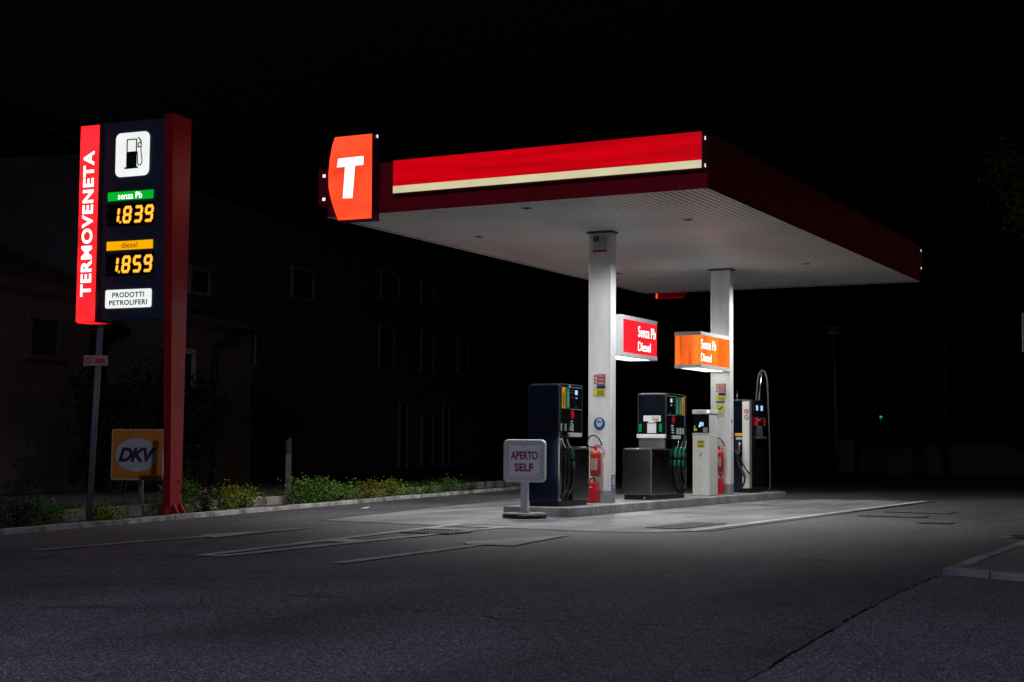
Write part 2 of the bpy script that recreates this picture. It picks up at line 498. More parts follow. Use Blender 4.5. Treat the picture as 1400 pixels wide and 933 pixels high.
def ellipse(rx, ry, n=40):
    return [(rx * math.cos(i / n * 2 * PI), ry * math.sin(i / n * 2 * PI)) for i in range(n)]

FX, FZ, FY = (1, 0, 0), (0, 0, 1), (0, 1, 0)      # right/up axes: (FX, FZ) faces -y; (FY, FZ) faces +x

# ------------------------------------------------------------------ the ground
KX = lambda y: -7.54 - 0.2 * y                     # outer foot of the left kerb
B().poly([(-700, -700), (700, -700), (700, 700), (-700, 700)], -0.012).out('ground', 'soil', kind='structure')
B().poly([(KX(-60) - 0.02, -60), (60, -60), (60, 60), (KX(60) - 0.02, 60)], 0.0).out('asphalt_forecourt', 'asphalt', kind='structure')
B().poly([(5.30, -24), (24, -24), (24, -7.0), (4.62, -6.75), (4.72, -9.0), (4.86, -10.6), (5.12, -13.3)], 0.006).out('asphalt_patch', 'asphalt_new', kind='structure')
b = B()
edge = []
for (xa, ya), (xb, yb) in zip([(5.30, -24), (5.12, -13.3), (4.86, -10.6), (4.72, -9.0)], [(5.12, -13.3), (4.86, -10.6), (4.72, -9.0), (4.62, -6.75)]):
    for k in range(14):
        f = k / 14
        edge.append((xa + (xb - xa) * f + random.gauss(0, 0.005), ya + (yb - ya) * f))
for p, q in zip(edge, edge[1:]):
    w = abs(random.gauss(0.002, 0.003)) + 0.001
    b.quad((p[0] - w * 2, p[1], 0.009), (p[0] + w, p[1], 0.009), (q[0] + w, q[1], 0.009), (q[0] - w * 2, q[1], 0.009))
b.out('tar_joint', 'tar', kind='structure')
slab = [(-5.15, -2.0), (-3.6, -2.18), (-1.9, -2.28), (-0.6, -2.35), (0.1, -2.1), (0.42, -1.4), (0.42, 12.05), (-7.9, 12.05)]
B().poly(slab, 0.005).out('concrete_forecourt', 'concrete', kind='structure')
# cut joints in and round the slab
b = B()
def strip(b, p, q, w, z):
    p, q = Vector(p + (0,)), Vector(q + (0,))
    n = (q - p).normalized().cross(Vector((0, 0, 1))) * w / 2
    b.bm.faces.new([b.bm.verts.new(v + Vector((0, 0, z))) for v in (p - n, q - n, q + n, p + n)])
for i in range(len(slab) - 3):
    strip(b, slab[i], slab[i + 1], 0.02, 0.0085)
strip(b, (-5.17, -2.0), (-7.92, 12.05), 0.025, 0.0085)
strip(b, (-7.9, 12.07), (0.42, 12.07), 0.05, 0.0085)
for y in (2.0, 6.4):
    strip(b, (-2.6, y), (0.28, y), 0.014, 0.0085)
b.out('slab_joint', 'tar', kind='structure')
B().poly([(0.44, -1.45), (0.55, -1.45), (0.55, 12.05), (0.44, 12.05)], 0.0095).out('drain_channel', 'iron', kind='structure')
b = B()
b.poly([(0.27, -1.62), (0.42, -1.62), (0.42, 12.0), (0.27, 12.0)], 0.013)
b.out('white_edge_line', 'marking_bright', kind='structure')
# cracks and old tar seams that wander over the asphalt
b = B()
cr = random.Random(77)
for pts, wd in (([(-1.9, -11.2), (-1.2, -10.7), (0.1, -10.2), (1.0, -9.2), (1.1, -8.0)], 0.012), ([(2.0, -11.5), (3.1, -11.7), (3.9, -11.5), (4.6, -11.6)], 0.012),
                ([(2.9, -9.4), (3.5, -9.0), (4.2, -8.9)], 0.009), ([(-4.4, -10.6), (-3.4, -9.6), (-2.6, -8.6), (-1.9, -8.2)], 0.03), ([(-5.2, -6.5), (-4.9, -4.6), (-5.3, -2.4), (-5.6, 0.5)], 0.012),
                ([(0.9, -4.6), (1.8, -3.4), (2.1, -1.2), (3.0, 1.0)], 0.010)):
    for p, q in zip(pts, pts[1:]):
        n = 14
        prev = Vector(p)
        for k in range(1, n + 1):
            f = k / n
            nx = Vector((p[0] + (q[0] - p[0]) * f, p[1] + (q[1] - p[1]) * f))
            if k < n:
                nx += Vector((cr.gauss(0, 0.022), cr.gauss(0, 0.022)))
            if cr.random() > 0.12:
                strip(b, tuple(prev), tuple(nx), wd * cr.uniform(0.4, 1.3), 0.0078)
            prev = nx
b.out('tar_seam', 'tar', kind='structure')
# painted arrows and the hatched nose in front of the pump island
b = B()
def arrow(b, x0, y0, y1, x1, hx0, hx1, hy, tip, w=0.15):
    strip(b, (x0, y0), (x1, y1), w, 0.009)
    b.poly([(hx0, hy - 0.25), (x1 - w, y1 - 0.02), (hx1, hy + 0.05), (tip[0], tip[1])], 0.0115)
arrow(b, -3.91, -8.72, -5.85, -3.98, -3.70, -4.22, -5.95, (-4.08, -3.55))
b.out('painted_arrow', 'marking', kind='structure')
b = B()
arrow(b, -0.42, -8.5, -5.5, -0.60, -0.19, -0.98, -5.25, (-0.54, -3.3))
b.out('painted_arrow', 'marking_new', kind='structure')
b = B()
strip(b, (-2.05, -8.45), (-3.0, -1.6), 0.16, 0.009)
strip(b, (-1.86, -8.45), (-2.12, -1.6), 0.16, 0.009)
strip(b, (-3.0, -1.66), (-2.1, -1.66), 0.13, 0.0125)
b.poly([(-2.45, -6.0), (-1.95, -5.95), (-1.97, -5.62), (-2.5, -5.4)], 0.0105)
b.poly([(-2.78, -3.1), (-2.06, -3.05), (-2.06, -2.8), (-2.84, -2.75)], 0.0105)
b.out('painted_nose', 'marking_new', kind='structure')

# pump island with its kerb stones
IX0, IX1, IY0, IY1, IZ = -3.74, -2.61, 0.96, 11.92, 0.15
b = B()
b.box(IX0 + 0.13, IX1 - 0.13, IY0 + 0.13, IY1 - 0.13, 0.0, IZ - 0.002)
b.out('pump_island', 'concrete', kind='structure')
b = B()
y = IY0
while y < IY1 - 0.01:
    y2 = min(y + 1.0, IY1)
    for x0, x1 in ((IX0, IX0 + 0.13), (IX1 - 0.13, IX1)):
        b.box(x0, x1, y + 0.004, y2 - 0.004, 0, IZ, 0.015)
    y = y2
for y0, y1 in ((IY0 + 0.001, IY0 + 0.13), (IY1 - 0.13, IY1 - 0.001)):
    b.box(IX0 + 0.132, IX1 - 0.132, y0, y1, 0, IZ, 0.015)
b.out('island_kerb', 'kerb_grey', kind='structure')

# kerb on the left, planting bed, rough verge behind the low wall
b = B()
y = -13.0
while y < 24:
    y2 = y + 1.0
    ang = math.atan2(-0.2, 1)
    mt = Matrix.Translation((KX(y), y, 0)) @ Matrix.Rotation(-ang + 0, 4, 'Z')
    h = 0.068 + random.uniform(-0.006, 0.006)
    b.box(-0.15, 0.0, 0.005, 1.0198 - 0.005, -0.01, h, 0.014, Matrix.Translation((KX(y) + random.uniform(-0.008, 0.008), y, 0)) @ Matrix.Rotation(math.atan(0.2), 4, 'Z'))
    y = y2
b.out('kerb', 'kerb', kind='structure')
B().poly([(KX(-13) - 0.15, -13), (KX(24) - 0.15, 24), (KX(24) - 0.62, 24), (KX(-13) - 0.62, -13)], 0.045).out('planting_bed', 'soil', kind='structure')
B().poly([(KX(-13) - 0.75, -13), (KX(24) - 0.75, 24), (KX(24) - 3.4, 24), (KX(-13) - 3.4, -13)], 0.05).out('verge', 'soil', kind='structure')
B().poly([(KX(-40) - 3.42, -40), (KX(60) - 3.42, 60), (KX(60) - 7.5, 60), (KX(-40) - 7.5, -40)], 0.03).out('side_road', 'asphalt', kind='structure')

# raised island at the right edge of the picture
ISL = [(4.62, -6.72), (9.4, -9.2), (14, -5), (14, 2), (4.5, 1.2)]
b = B()
b.prism([(4.74, -6.6), (9.35, -9.0), (13.9, -5), (13.9, 1.9), (4.62, 1.1)], (0, 0, 0.055), (1, 0, 0), (0, 1, 0), 0.055)
b.out('paved_island', 'paving', kind='structure')
b = B()
def kerb_run(b, p, q, n, w=0.14, h=0.062):
    p, q = Vector(p + (0,)), Vector(q + (0,))
    L = (q - p).length / n
    a = math.atan2((q - p).y, (q - p).x)
    for i in range(n):
        o = p + (q - p).normalized() * L * i
        b.box(0.006, L - 0.006, 0, w, -0.005, h + random.uniform(-0.004, 0.004), 0.014, Matrix.Translation(o) @ Matrix.Rotation(a, 4, 'Z'))
kerb_run(b, (4.62, -6.72), (9.4, -9.2), 11)
kerb_run(b, (4.5, 1.2), (4.62, -6.72), 8)
b.out('island_kerb_stones', 'kerb_grey', kind='structure')
# far kerb beyond the forecourt
b = B()
kerb_run(b, (-22.0, 56.0), (-13.2, 52.6), 9, 0.15, 0.12)
b.out('far_kerb', 'kerb_grey', kind='structure')

# low garden wall behind the bed
b = B()
y = -13.0
while y < 24:
    b.box(-0.13, 0, 0.004, 2.0396 - 0.004, -0.01, 0.185 + random.uniform(-0.012, 0.012), 0.012, Matrix.Translation((KX(y) - 0.62, y, 0)) @ Matrix.Rotation(math.atan(0.2), 4, 'Z'))
    y += 2.0
b.out('garden_wall', 'wall_old', label='low weathered concrete wall behind the rose bed on the left', cat='wall')
rng = random.Random(5)
b = B()
for _ in range(9000):
    y = rng.uniform(-10, 18)
    off = rng.uniform(0.78, 3.2)
    p = Vector((KX(y) - off, y, 0.05))
    h = rng.uniform(0.05, 0.16)
    d = Vector((rng.gauss(0, 0.04), rng.gauss(0, 0.04), h))
    s = Vector((rng.uniform(-1, 1), rng.uniform(-1, 1), 0)).normalized() * 0.006
    b.bm.faces.new([b.bm.verts.new(q) for q in (p - s, p + s, p + d)])
b.out('grass', 'grass', kind='stuff', label='rough grass on the dark verge behind the low wall', cat='grass')

# ------------------------------------------------------------------ the canopy
can = thing('canopy', 'large flat red petrol station canopy on two white columns over the pumps', 'canopy', (-3.24, 6.65, 0))
CX0, CX1, CY0, CY1, CZ0, CZ1 = -6.48, 0.0, 0.0, 13.3, 4.75, 5.55
b = B(); b.box(CX0 + 0.05, CX1 - 0.05, CY0 + 0.05, CY1 - 0.05, 5.40, 5.48); b.out('roof', 'grey', can)
# ribbed soffit: narrow trapezoid ribs running along y
b = B()
x = CX0 + 0.03
vz = []
while x < CX1 - 0.03:
    for dx, dz in ((0, 0), (0.076, 0), (0.080, 0.03), (0.102, 0.03), (0.106, 0)):
        if x + dx < CX1 - 0.03:
            vz.append((x + dx, CZ0 + 0.012 + dz))
    x += 0.108
ADDED_LAMPS = [(-3.18, 0.60, 0.10, 1.2), (-1.35, 2.75, 0.10, 1.28), (-5.4, 3.1, 0.10, 1.2), (-1.35, 9.25, 0.10, 1.3), (-5.4, 9.25, 0.10, 1.1)]
ys = [0.03, 7.28, 7.285, 13.27] + [y + q for x, y, w, k in ADDED_LAMPS for q in (-w / 2, w / 2)]
ys = sorted(set(ys))
for i in range(len(vz) - 1):
    (xa, za), (xb, zb) = vz[i], vz[i + 1]
    for ya, yb in zip(ys, ys[1:]):
        ym = (ya + yb) / 2
        segs = [(xa, za, xb, zb)]
        for x, y, w, k in ADDED_LAMPS:
            if abs(ym - y) < w / 2:
                nx = []
                for a, az, c, cz in segs:
                    L_, R_ = x - w / 2, x + w / 2
                    if c <= L_ or a >= R_:
                        nx.append((a, az, c, cz)); continue
                    if a < L_: nx.append((a, az, L_, az + (cz - az) * (L_ - a) / (c - a)))
                    if c > R_: nx.append((R_, az + (cz - az) * (R_ - a) / (c - a), c, cz))
                segs = nx
        for a, az, c, cz in segs:
            b.quad((a, ya, az), (a, yb, az), (c, yb, cz), (c, ya, cz))
bmesh.ops.remove_doubles(b.bm, verts=b.bm.verts, dist=0.0004)
b.out('soffit', 'soffit', can)
# added soffit lamps that brighten columns and forecourt, openings small and grey
def added_lamp(x, y, w, k):
    b = B()
    z0, z1 = CZ0 + 0.002, CZ0 + 0.09
    h = w / 2
    for a0, a1, c0, c1 in ((-h - .012, -h, -h, h), (h, h + .012, -h, h), (-h - .012, h + .012, -h - .012, -h), (-h - .012, h + .012, h, h + .012)):
        b.box(x + a0, x + a1, y + c0, y + c1, z0, z1)
    b.box(x - h, x + h, y - h, y + h, z1 - 0.012, z1 - 0.004)
    case = b.out('added_lamp', 'baffle', can)
    ld = bpy.data.lights.new('added_lamp_light', 'SPOT')
    ld.energy = ADDED_LAMP_WATTS * k
    ld.color = (0.97, 0.985, 1.0)
    ld.spot_size = math.radians(122 if y < 1 else 160 if y > 5 else 148 if x > -3 else 160)
    ld.spot_blend = 0.95 if y < 1 else 0.6
    ld.shadow_soft_size = 0.008
    lo = bpy.data.objects.new('lamp_light', ld)
    C.objects.link(lo)
    lo.parent = case
    lo.location = (x + 3.24, y - 6.65, CZ0 + 0.007)
for x, y, w, k in ADDED_LAMPS:
    added_lamp(x, y, w, k)
def fascia(x0, x1, y0, y1, along):
    b = B()
    n = 7 if along == 'x' else 14
    for i in range(n):
        if along == 'x':
            w = (x1 - x0) / n
            b.box(x0 + w * i + 0.002, x0 + w * (i + 1) - 0.002, y0, y1, CZ0, CZ1, 0.004, seg=1)
        else:
            w = (y1 - y0) / n
            b.box(x0, x1, y0 + w * i + 0.002, y0 + w * (i + 1) - 0.002, CZ0, CZ1, 0.004, seg=1)
    b.out('fascia', 'canopy_red', can)
fascia(CX0, CX1, CY0, CY0 + 0.028, 'x')
fascia(CX0, CX1, CY1 - 0.028, CY1, 'x')
fascia(CX0, CX0 + 0.028, CY0 + 0.03, CY1 - 0.03, 'y')
fascia(CX1 - 0.028, CX1, CY0 + 0.03, CY1 - 0.03, 'y')
# front light band
def hole(b, x, y, z, axis):
    if axis == 'x':
        b.box(x, x + 0.006, y - 0.016, y + 0.016, z - 0.024, z + 0.024)
    else:
        b.box(x - 0.026, x + 0.026, y - 0.006, y, z - 0.024, z + 0.024)
def light_band(x0, x1, yf, yb):
    """band standing proud of a front or back fascia; yf is its lit face"""
    s = -1 if yf < yb else 1
    lo, hi = min(yf, yb), max(yf, yb)
    b = B(); b.box(x0, x1, lo + 0.012 if s < 0 else lo, hi if s < 0 else hi - 0.012, 5.0, 5.545, 0.006, seg=1)
    case = b.out('light_band', 'rim_dark', can)
    b = B(); b.box(x0 + 0.012, x1 - 0.03, min(yf, yf - s * 0.012), max(yf, yf - s * 0.012), 5.135, 5.535); b.out('red_face', 'lit_red_band', case)
    b = B(); b.box(x0 + 0.012, x1 - 0.03, min(yf, yf - s * 0.012), max(yf, yf - s * 0.012), 5.02, 5.13); b.out('cream_strip', 'lit_cream', case)
    for z in (5.06, 5.45):
        b = B(); hole(b, x1, (lo + hi) / 2, z, 'x'); b.out('light_slot', 'lit_slot', case)
light_band(-5.16, -0.005, -0.15, -0.002)
light_band(-5.16, -0.005, 13.60, 13.302)
b = B(); b.box(-6.69, -6.482, 0.03, 8.0, 4.96, 5.54, 0.006, seg=1); case = b.out('light_band', 'canopy_red', can)
b = B(); b.box(-6.702, -6.692, 0.06, 7.98, 5.10, 5.52); b.out('red_face', 'lit_red_band', case)
for z in (5.05, 5.43):
    b = B(); hole(b, -6.575, 0.03, z, 'y'); b.out('light_slot', 'lit_slot', case)
b = B()
for q in ((CX0 - 0.004, CX0 + 0.045, CY0, CY1), (CX0 + 0.046, CX1 + 0.004, CY1 - 0.045, CY1 + 0.004), (CX1 - 0.045, CX1 + 0.004, CY0 + 0.03, CY1 - 0.046)):
    b.box(q[0], q[1], q[2], q[3], CZ0 - 0.007, CZ0 - 0.001)
b.out('soffit_trim', 'soffit', can)
# columns
def column(y0):
    b = B()
    b.box(-3.392, -2.972, y0, y0 + 0.21, 0.34, 4.727, 0.012)
    c = b.out('column', 'white', can)
    b = B(); b.box(-3.39, -2.974, y0 + 0.002, y0 + 0.208, 0.15, 0.338, 0.006); b.out('skirting', 'grey', c)
    b = B(); b.box(-3.42, -2.945, y0 - 0.028, y0 + 0.238, 4.728, 4.763, 0.004, seg=1); b.out('collar', 'dark_grey', c)
    b = B(); b.box(-3.0, -2.997, y0 - 0.003, y0 - 0.001, 0.4, 4.69); b.out('seam', 'light_grey', c)
    return c
column(3.36)
column(9.34)

# the lit emblem boxes at two corners
TBOX = [(-5.506, 5.978), (-6.197, 5.981), (-6.251, 5.84), (-6.292, 5.634), (-6.316, 5.371), (-6.306, 5.18), (-6.257, 4.987), (-6.186, 4.794), (-6.116, 4.645), (-5.495, 4.640)]
TLET = [(-6.123, 5.63), (-5.648, 5.634), (-5.653, 5.497), (-5.808, 5.497), (-5.85, 4.982), (-6.026, 4.99), (-5.992, 5.493), (-6.149, 5.494)]
t = thing('emblem_sign', 'glowing orange-red box with a big white T on the front left canopy corner', 'sign', (-5.9, -0.1, 4.64), group='emblem boxes on the canopy')
b = B(); b.prism([(x + (0.012 if x > -5.6 else -0.02), z + (0.012 if z > 5.3 else -0.02)) for x, z in TBOX], (0, -0.215, 0), FX, FZ, 0.205, bev=0.004); b.out('case', 'rim_dark', t)
b = B(); b.prism(TBOX, (0, -0.232, 0), FX, FZ, 0.016); b.out('face', 'lit_emblem', t)
b = B(); b.prism(TLET, (0, -0.237, 0), FX, FZ, 0.004); b.out('letter', 'lit_white', t)
b = B(); hole(b, -5.484, -0.10, 5.96, 'x'); b.out('light_slot', 'lit_slot', t)
t = thing('emblem_sign', 'red glowing box peeping below the far rear edge of the canopy', 'sign', (-5.9, 13.4, 4.64), group='emblem boxes on the canopy')
b = B(); b.prism([(-x, z) for x, z in TBOX][::-1], (-11.75, 13.50, 0), (1, 0, 0), FZ, 0.19); b.out('case', 'red_plastic', t)
b = B(); b.prism([(x, z) for x, z in TBOX][::-1], (-11.80, 13.52, 0), (-1, 0, 0), FZ, 0.015); b.out('face', 'lit_emblem', t)
b = B(); b.box(-6.2, -5.55, 13.33, 13.46, 4.628, 4.634); b.out('bottom_pane', lit('backlit_dim_red', (1.0, 0.03, 0.01), 0.10), t)

# ------------------------------------------------------------------ hanging fuel signs on the columns
def fuel_sign(x0, x1, y0, y1, face, label, t0, near_end):
    t = thing('hanging_sign', label, 'sign', ((x0 + x1) / 2, (y0 + y1) / 2, 2.62), group='lit fuel signs on the columns')
    b = B()
    b.box(x0, x1, y0, y1, 3.275, 3.345, 0.004, seg=1)
    b.box(x0, x0 + 0.07, y0, y1, 2.635, 2.70, 0.003, seg=1); b.box(x1 - 0.07, x1, y0, y1, 2.635, 2.70, 0.003, seg=1)
    b.box(x0 + 0.07, x1 - 0.07, y0, y0 + 0.09, 2.636, 2.70); b.box(x0 + 0.07, x1 - 0.07, y1 - 0.09, y1, 2.636, 2.70); b.box(x0, x1, y0, y1, 2.701, 2.7055)
    if near_end == 'plate':
        b.box(x0, x1, y0, y0 + 0.09, 2.706, 3.274)
    b.box(x0 + 0.02, x1 - 0.02, y1 - 0.012, y1 - 0.001, 2.706, 3.274)
    b.out('frame', 'alu', t)
    b = B()
    ya = y0 + (0.092 if near_end == 'plate' else 0.012)
    b.box(x0 + 0.01, x1 - 0.01, ya, y1 - 0.014, 2.706, 3.274)
    b.out('face', face, t)
    b = B()
    ty, w1, w2 = t0
    b.text('Senza Pb', (x1 - 0.009, ty, 3.01), FY, FZ, w1, 0.19, 0.006, depth=0.002, space=1.0)
    b.text('Diesel', (x1 - 0.009, ty, 2.765), FY, FZ, w2, 0.16, 0.006, depth=0.002, space=1.0)
    b.out('lettering', 'lit_white', t)
    b = B(); b.box(x0 + 0.072, x1 - 0.072, y0 + 0.092, y1 - 0.092, 2.643, 2.653); b.out('downlight', 'lit_tube', t)
    return t
fuel_sign(-3.46, -2.88, 3.58, 5.21, 'lit_sign_red', 'crimson lit sign box reading Senza Pb and Diesel, fixed to the nearer white column', (4.34, 0.80, 0.57), 'plate')
fuel_sign(-3.52, -2.965, 7.65, 9.335, 'lit_sign_orange', 'orange lit sign box reading Senza Pb and Diesel, fixed to the farther white column', (7.68, 0.83, 0.58), 'open')

# ------------------------------------------------------------------ price totem
tot = thing('price_totem', 'tall fuel price totem with a red column, amber prices and a glowing red side strip', 'price sign', (-7.26, -2.74, 0), math.radians(4))
def tapered(b, lo, hi):
    v0 = [b.bm.verts.new(p) for p in lo]; v1 = [b.bm.verts.new(p) for p in hi]
    b.bm.faces.new(v0[::-1]); b.bm.faces.new(v1)
    for i in range(len(lo)):
        b.bm.faces.new((v0[i], v0[(i + 1) % len(lo)], v1[(i + 1) % len(lo)], v1[i]))
b = B()
tapered(b, [(-0.125, 0.0, 0.0), (0.0, 0.0, 0.0), (0.0, 0.26, 0.0), (-0.125, 0.26, 0.0)],
           [(-0.115, -0.20, 5.93), (0.035, -0.20, 5.93), (0.035, 0.26, 5.93), (-0.115, 0.26, 5.93)])
b.out('column', 'totem_red', tot, local=True)
b = B()
for px, py, dx, dy in ((-0.125, 0.02, -0.13, -0.02), (-0.02, -0.003, -0.04, -0.15), (0.003, 0.06, 0.14, 0.02), (0.003, 0.22, 0.14, 0.02)):
    p = Vector((px, py, 0)); q = Vector((px + dx, py + dy, 0))
    s = Vector((-dy, dx, 0)).normalized() * 0.008
    tapered(b, [p - s, q - s, q + s, p + s], [p - s + Vector((0, 0, 0.22)), p + (q - p) * 0.1 - s + Vector((0, 0, 0.21)), p + (q - p) * 0.1 + s + Vector((0, 0, 0.21)), p + s + Vector((0, 0, 0.22))])
b.box(-0.27, 0.15, -0.16, 0.40, -0.005, 0.016)
b.out('base_gusset', 'totem_red', tot, local=True)
PY = -0.11
b = B(); b.box(-1.345, -0.128, PY, 0.17, 2.91, 5.90, 0.006, seg=1); b.out('panel', 'navy', tot, local=True)
b = B(); b.box(-0.165, -0.128, PY - 0.012, PY - 0.001, 2.915, 5.895, 0.003, seg=1); b.out('panel_trim', 'navy', tot, local=True)
b = B(); b.box(-1.64, -1.285, -0.205, 0.16, 2.885, 5.865, 0.008, seg=1); st = b.out('light_strip', 'rim_dark', tot, local=True)
b = B(); b.box(-1.632, -1.293, -0.222, -0.206, 2.893, 5.857); b.out('face', 'lit_strip', st, local=True)
b = B(); b.box(-1.625, -1.30, -0.20, 0.10, 2.878, 2.884); b.out('bottom_pane', 'lit_strip', st, local=True)
b = B(); b.text('TERMOVENETA', (-1.362, -0.2225, 3.27), FZ, (-1, 0, 0), 2.20, 0.20, 0.032, space=1.12); b.out('lettering', 'lit_white', st, local=True)
# pump pictogram
b = B(); b.prism([(a - 0.745, c + 5.39) for a, c in rrect(0.61, 0.66, 0.09)], (0, PY - 0.014, 0), FX, FZ, 0.013); pic = b.out('pictogram_board', 'lit_board', tot, local=True)
def PX(u): return -1.05 + 0.61 * u
def PZ(v): return 5.72 - 0.66 * v
b = B()
def pf(pts): b.prism([(PX(u), PZ(v)) for u, v in pts], (0, PY - 0.019, 0), FX, FZ, 0.004)
pf([(.33, .44), (.64, .44), (.64, .79), (.33, .79)])
pf([(.33, .15), (.36, .15), (.36, .44), (.33, .44)]); pf([(.61, .15), (.64, .15), (.64, .44), (.61, .44)]); pf([(.36, .15), (.61, .15), (.61, .175), (.36, .175)])
pf([(.28, .79), (.68, .79), (.68, .83), (.28, .83)])
pf([(.66, .27), (.69, .24), (.69, .36), (.66, .36)]); pf([(.75, .24), (.78, .26), (.78, .36), (.75, .36)]); pf([(.69, .24), (.75, .24), (.75, .265), (.69, .265)]); pf([(.69, .335), (.75, .335), (.75, .36), (.69, .36)])
pf([(.66, .13), (.69, .12), (.77, .20), (.78, .26), (.75, .26), (.735, .21)])
hose = [(.645, .46), (.66, .50), (.665, .60), (.67, .72), (.70, .76), (.75, .76), (.79, .72), (.80, .66), (.79, .58), (.77, .48), (.755, .36)]
for (u0, v0), (u1, v1) in zip(hose, hose[1:]):
    d = Vector((u1 - u0, v1 - v0)).normalized() * 0.012
    pf([(u0 - d.y - d.x * .6, v0 + d.x - d.y * .6), (u1 - d.y + d.x * .6, v1 + d.x + d.y * .6), (u1 + d.y + d.x * .6, v1 - d.x + d.y * .6), (u0 + d.y - d.x * .6, v0 - d.x - d.y * .6)])
b.out('pump_pictogram', 'ink', pic, local=True)
def board(x0, x1, z0, z1, mat, name, r=0.0, d=0.012):
    b = B()
    w, h = x1 - x0, z1 - z0
    b.prism([(a + (x0 + x1) / 2, c + (z0 + z1) / 2) for a, c in (rrect(w, h, r) if r else [(w / 2, h / 2), (-w / 2, h / 2), (-w / 2, -h / 2), (w / 2, -h / 2)])], (0, PY - d - 0.001, 0), FX, FZ, d)
    return b.out(name, mat, tot, local=True)
g = board(-1.175, -0.35, 4.705, 4.835, 'lit_green', 'grade_board')
b = B(); b.text('senza Pb', (-0.985, PY - 0.0135, 4.722), FX, FZ, 0.44, 0.095, 0.004); b.out('lettering', 'lit_white', g, local=True)
g = board(-1.175, -0.34, 3.96, 4.09, 'lit_yellow', 'grade_board')
b = B(); b.text('diesel', (-0.90, PY - 0.0135, 3.985), FX, FZ, 0.29, 0.085, 0.0); b.out('lettering', 'ink', g, local=True)
g = board(-1.175, -0.34, 3.09, 3.365, 'lit_board', 'product_board', 0.03)
b = B()
b.text('PRODOTTI', (-1.045, PY - 0.0135, 3.245), FX, FZ, 0.58, 0.078, 0.028, space=1.1)
b.text('PETROLIFERI', (-1.10, PY - 0.0135, 3.13), FX, FZ, 0.69, 0.078, 0.028, space=1.1)
b.out('lettering', 'ink', g, local=True)
SEG = {'1': 'bc', '8': 'abcdefg', '3': 'abcdg', '9': 'abcdfg', '5': 'acdfg'}
def seven(b, ch, x0, z0, w, h, th, slant, y):
    def q(pts):
        b.prism([(x0 + a + (c / h) * slant, z0 + c) for a, c in pts], (0, y, 0), FX, FZ, 0.003)
    g = th * 0.12
    hh = h / 2
    k = th / 2
    def hor(zc):
        q([(k * .5 + g, zc), (k + g, zc + k), (w - k - g, zc + k), (w - k * .5 - g, zc), (w - k - g, zc - k), (k + g, zc - k)])
    def ver(xc, za, zb):
        q([(xc, za + g), (xc + k, za + k * .5 + g), (xc + k, zb - k * .5 - g), (xc, zb - g), (xc - k, zb - k * .5 - g), (xc - k, za + k * .5 + g)])
    for s in SEG[ch]:
        if s == 'a': hor(h - k)
        if s == 'g': hor(hh)
        if s == 'd': hor(k)
        if s == 'f': ver(k, hh, h - k)
        if s == 'b': ver(w - k, hh, h - k)
        if s == 'e': ver(k, k, hh)
        if s == 'c': ver(w - k, k, hh)
def price(z0, digits):
    b = B(); b.box(-1.195, -0.315, PY - 0.012, PY - 0.001, z0 - 0.03, z0 + 0.305); d = b.out('price_display', 'gloss_black', tot, local=True)
    for th, mat, y, name in ((0.056, 'amber_halo', PY - 0.0135, 'digit_bloom'), (0.036, 'lit_amber', PY - 0.0175, 'digit')):
        e = (0.056 - th) / 2
        xs = [-1.06, -0.855, -0.655, -0.478]
        ws = [0.10, 0.168, 0.168, 0.168]
        xs = [-1.055, -0.905, -0.705, -0.51]
        for ch, x, w in zip(digits, xs, ws):
            b = B(); seven(b, ch, x + e, z0 + e, w - 2 * e + 0.0, 0.27 - 2 * e, th, 0.025, y); b.out(name, mat, d, local=True)
        b = B(); b.prism([(a - 0.935, c + z0 + 0.026) for a, c in ellipse(0.024 - e, 0.024 - e, 12)], (0, y, 0), FX, FZ, 0.003); b.out('decimal_point', mat, d, local=True)
    for zz in (0.02, 0.21):
        b = B(); b.box(-1.185, -1.178, PY - 0.0145, PY - 0.0125, z0 + zz, z0 + zz + 0.05); b.out('sensor_slit', 'galv', d, local=True)
price(4.35, '1839')
price(3.605, '1859')

# slim pole with a small no-smoking plate
t = thing('sign_pole', 'thin leaning grey pole with a small reddish plate in front of the totem', 'sign pole', (-6.93, -4.76, 0.04))
b = B(); b.cyl((-6.935, -4.76, 0.04), (-6.82, -4.76, 2.62), 0.041, n=18); b.out('pole', 'pole_grey', t)
b = B(); b.lathe([(0.046, 0), (0.046, 0.03), (0.02, 0.05)], (-6.82, -4.76, 2.62), 16); b.out('cap', 'dark_grey', t)
mt = Matrix.Translation((-6.835, -4.81, 2.18)) @ Matrix.Rotation(math.radians(24), 4, 'Z')
b = B(); b.box(-0.165, 0.165, -0.006, 0.0, -0.07, 0.07, 0.003, mt, seg=1); pl = b.out('plate', 'plate_faded', t)
b = B(); b.box(-0.005, 0.13, -0.009, -0.0065, -0.035, 0.025, 0, mt); b.box(0.09, 0.155, -0.009, -0.0065, -0.058, -0.042, 0, mt); b.out('red_field', 'red_print', pl)
b = B()
r, u = mt.to_3x3() @ Vector((1, 0, 0)), Vector((0, 0, 1))
o = mt @ Vector((-0.095, -0.0065, 0))
ring = ellipse(0.052, 0.052, 20); inner = ellipse(0.038, 0.038, 20)
nrm = r.cross(u)
for i in range(20):
    j = (i + 1) % 20
    b.bm.faces.new([b.bm.verts.new(o + r * a + u * c + nrm * 0.002) for a, c in (ring[i], ring[j], inner[j], inner[i])])
b.bm.faces.new([b.bm.verts.new(o + r * a + u * c + nrm * 0.003) for a, c in ((-.032, .022), (-.022, .032), (.032, -.022), (.022, -.032))])
b.out('prohibition_ring', 'red_print', pl)

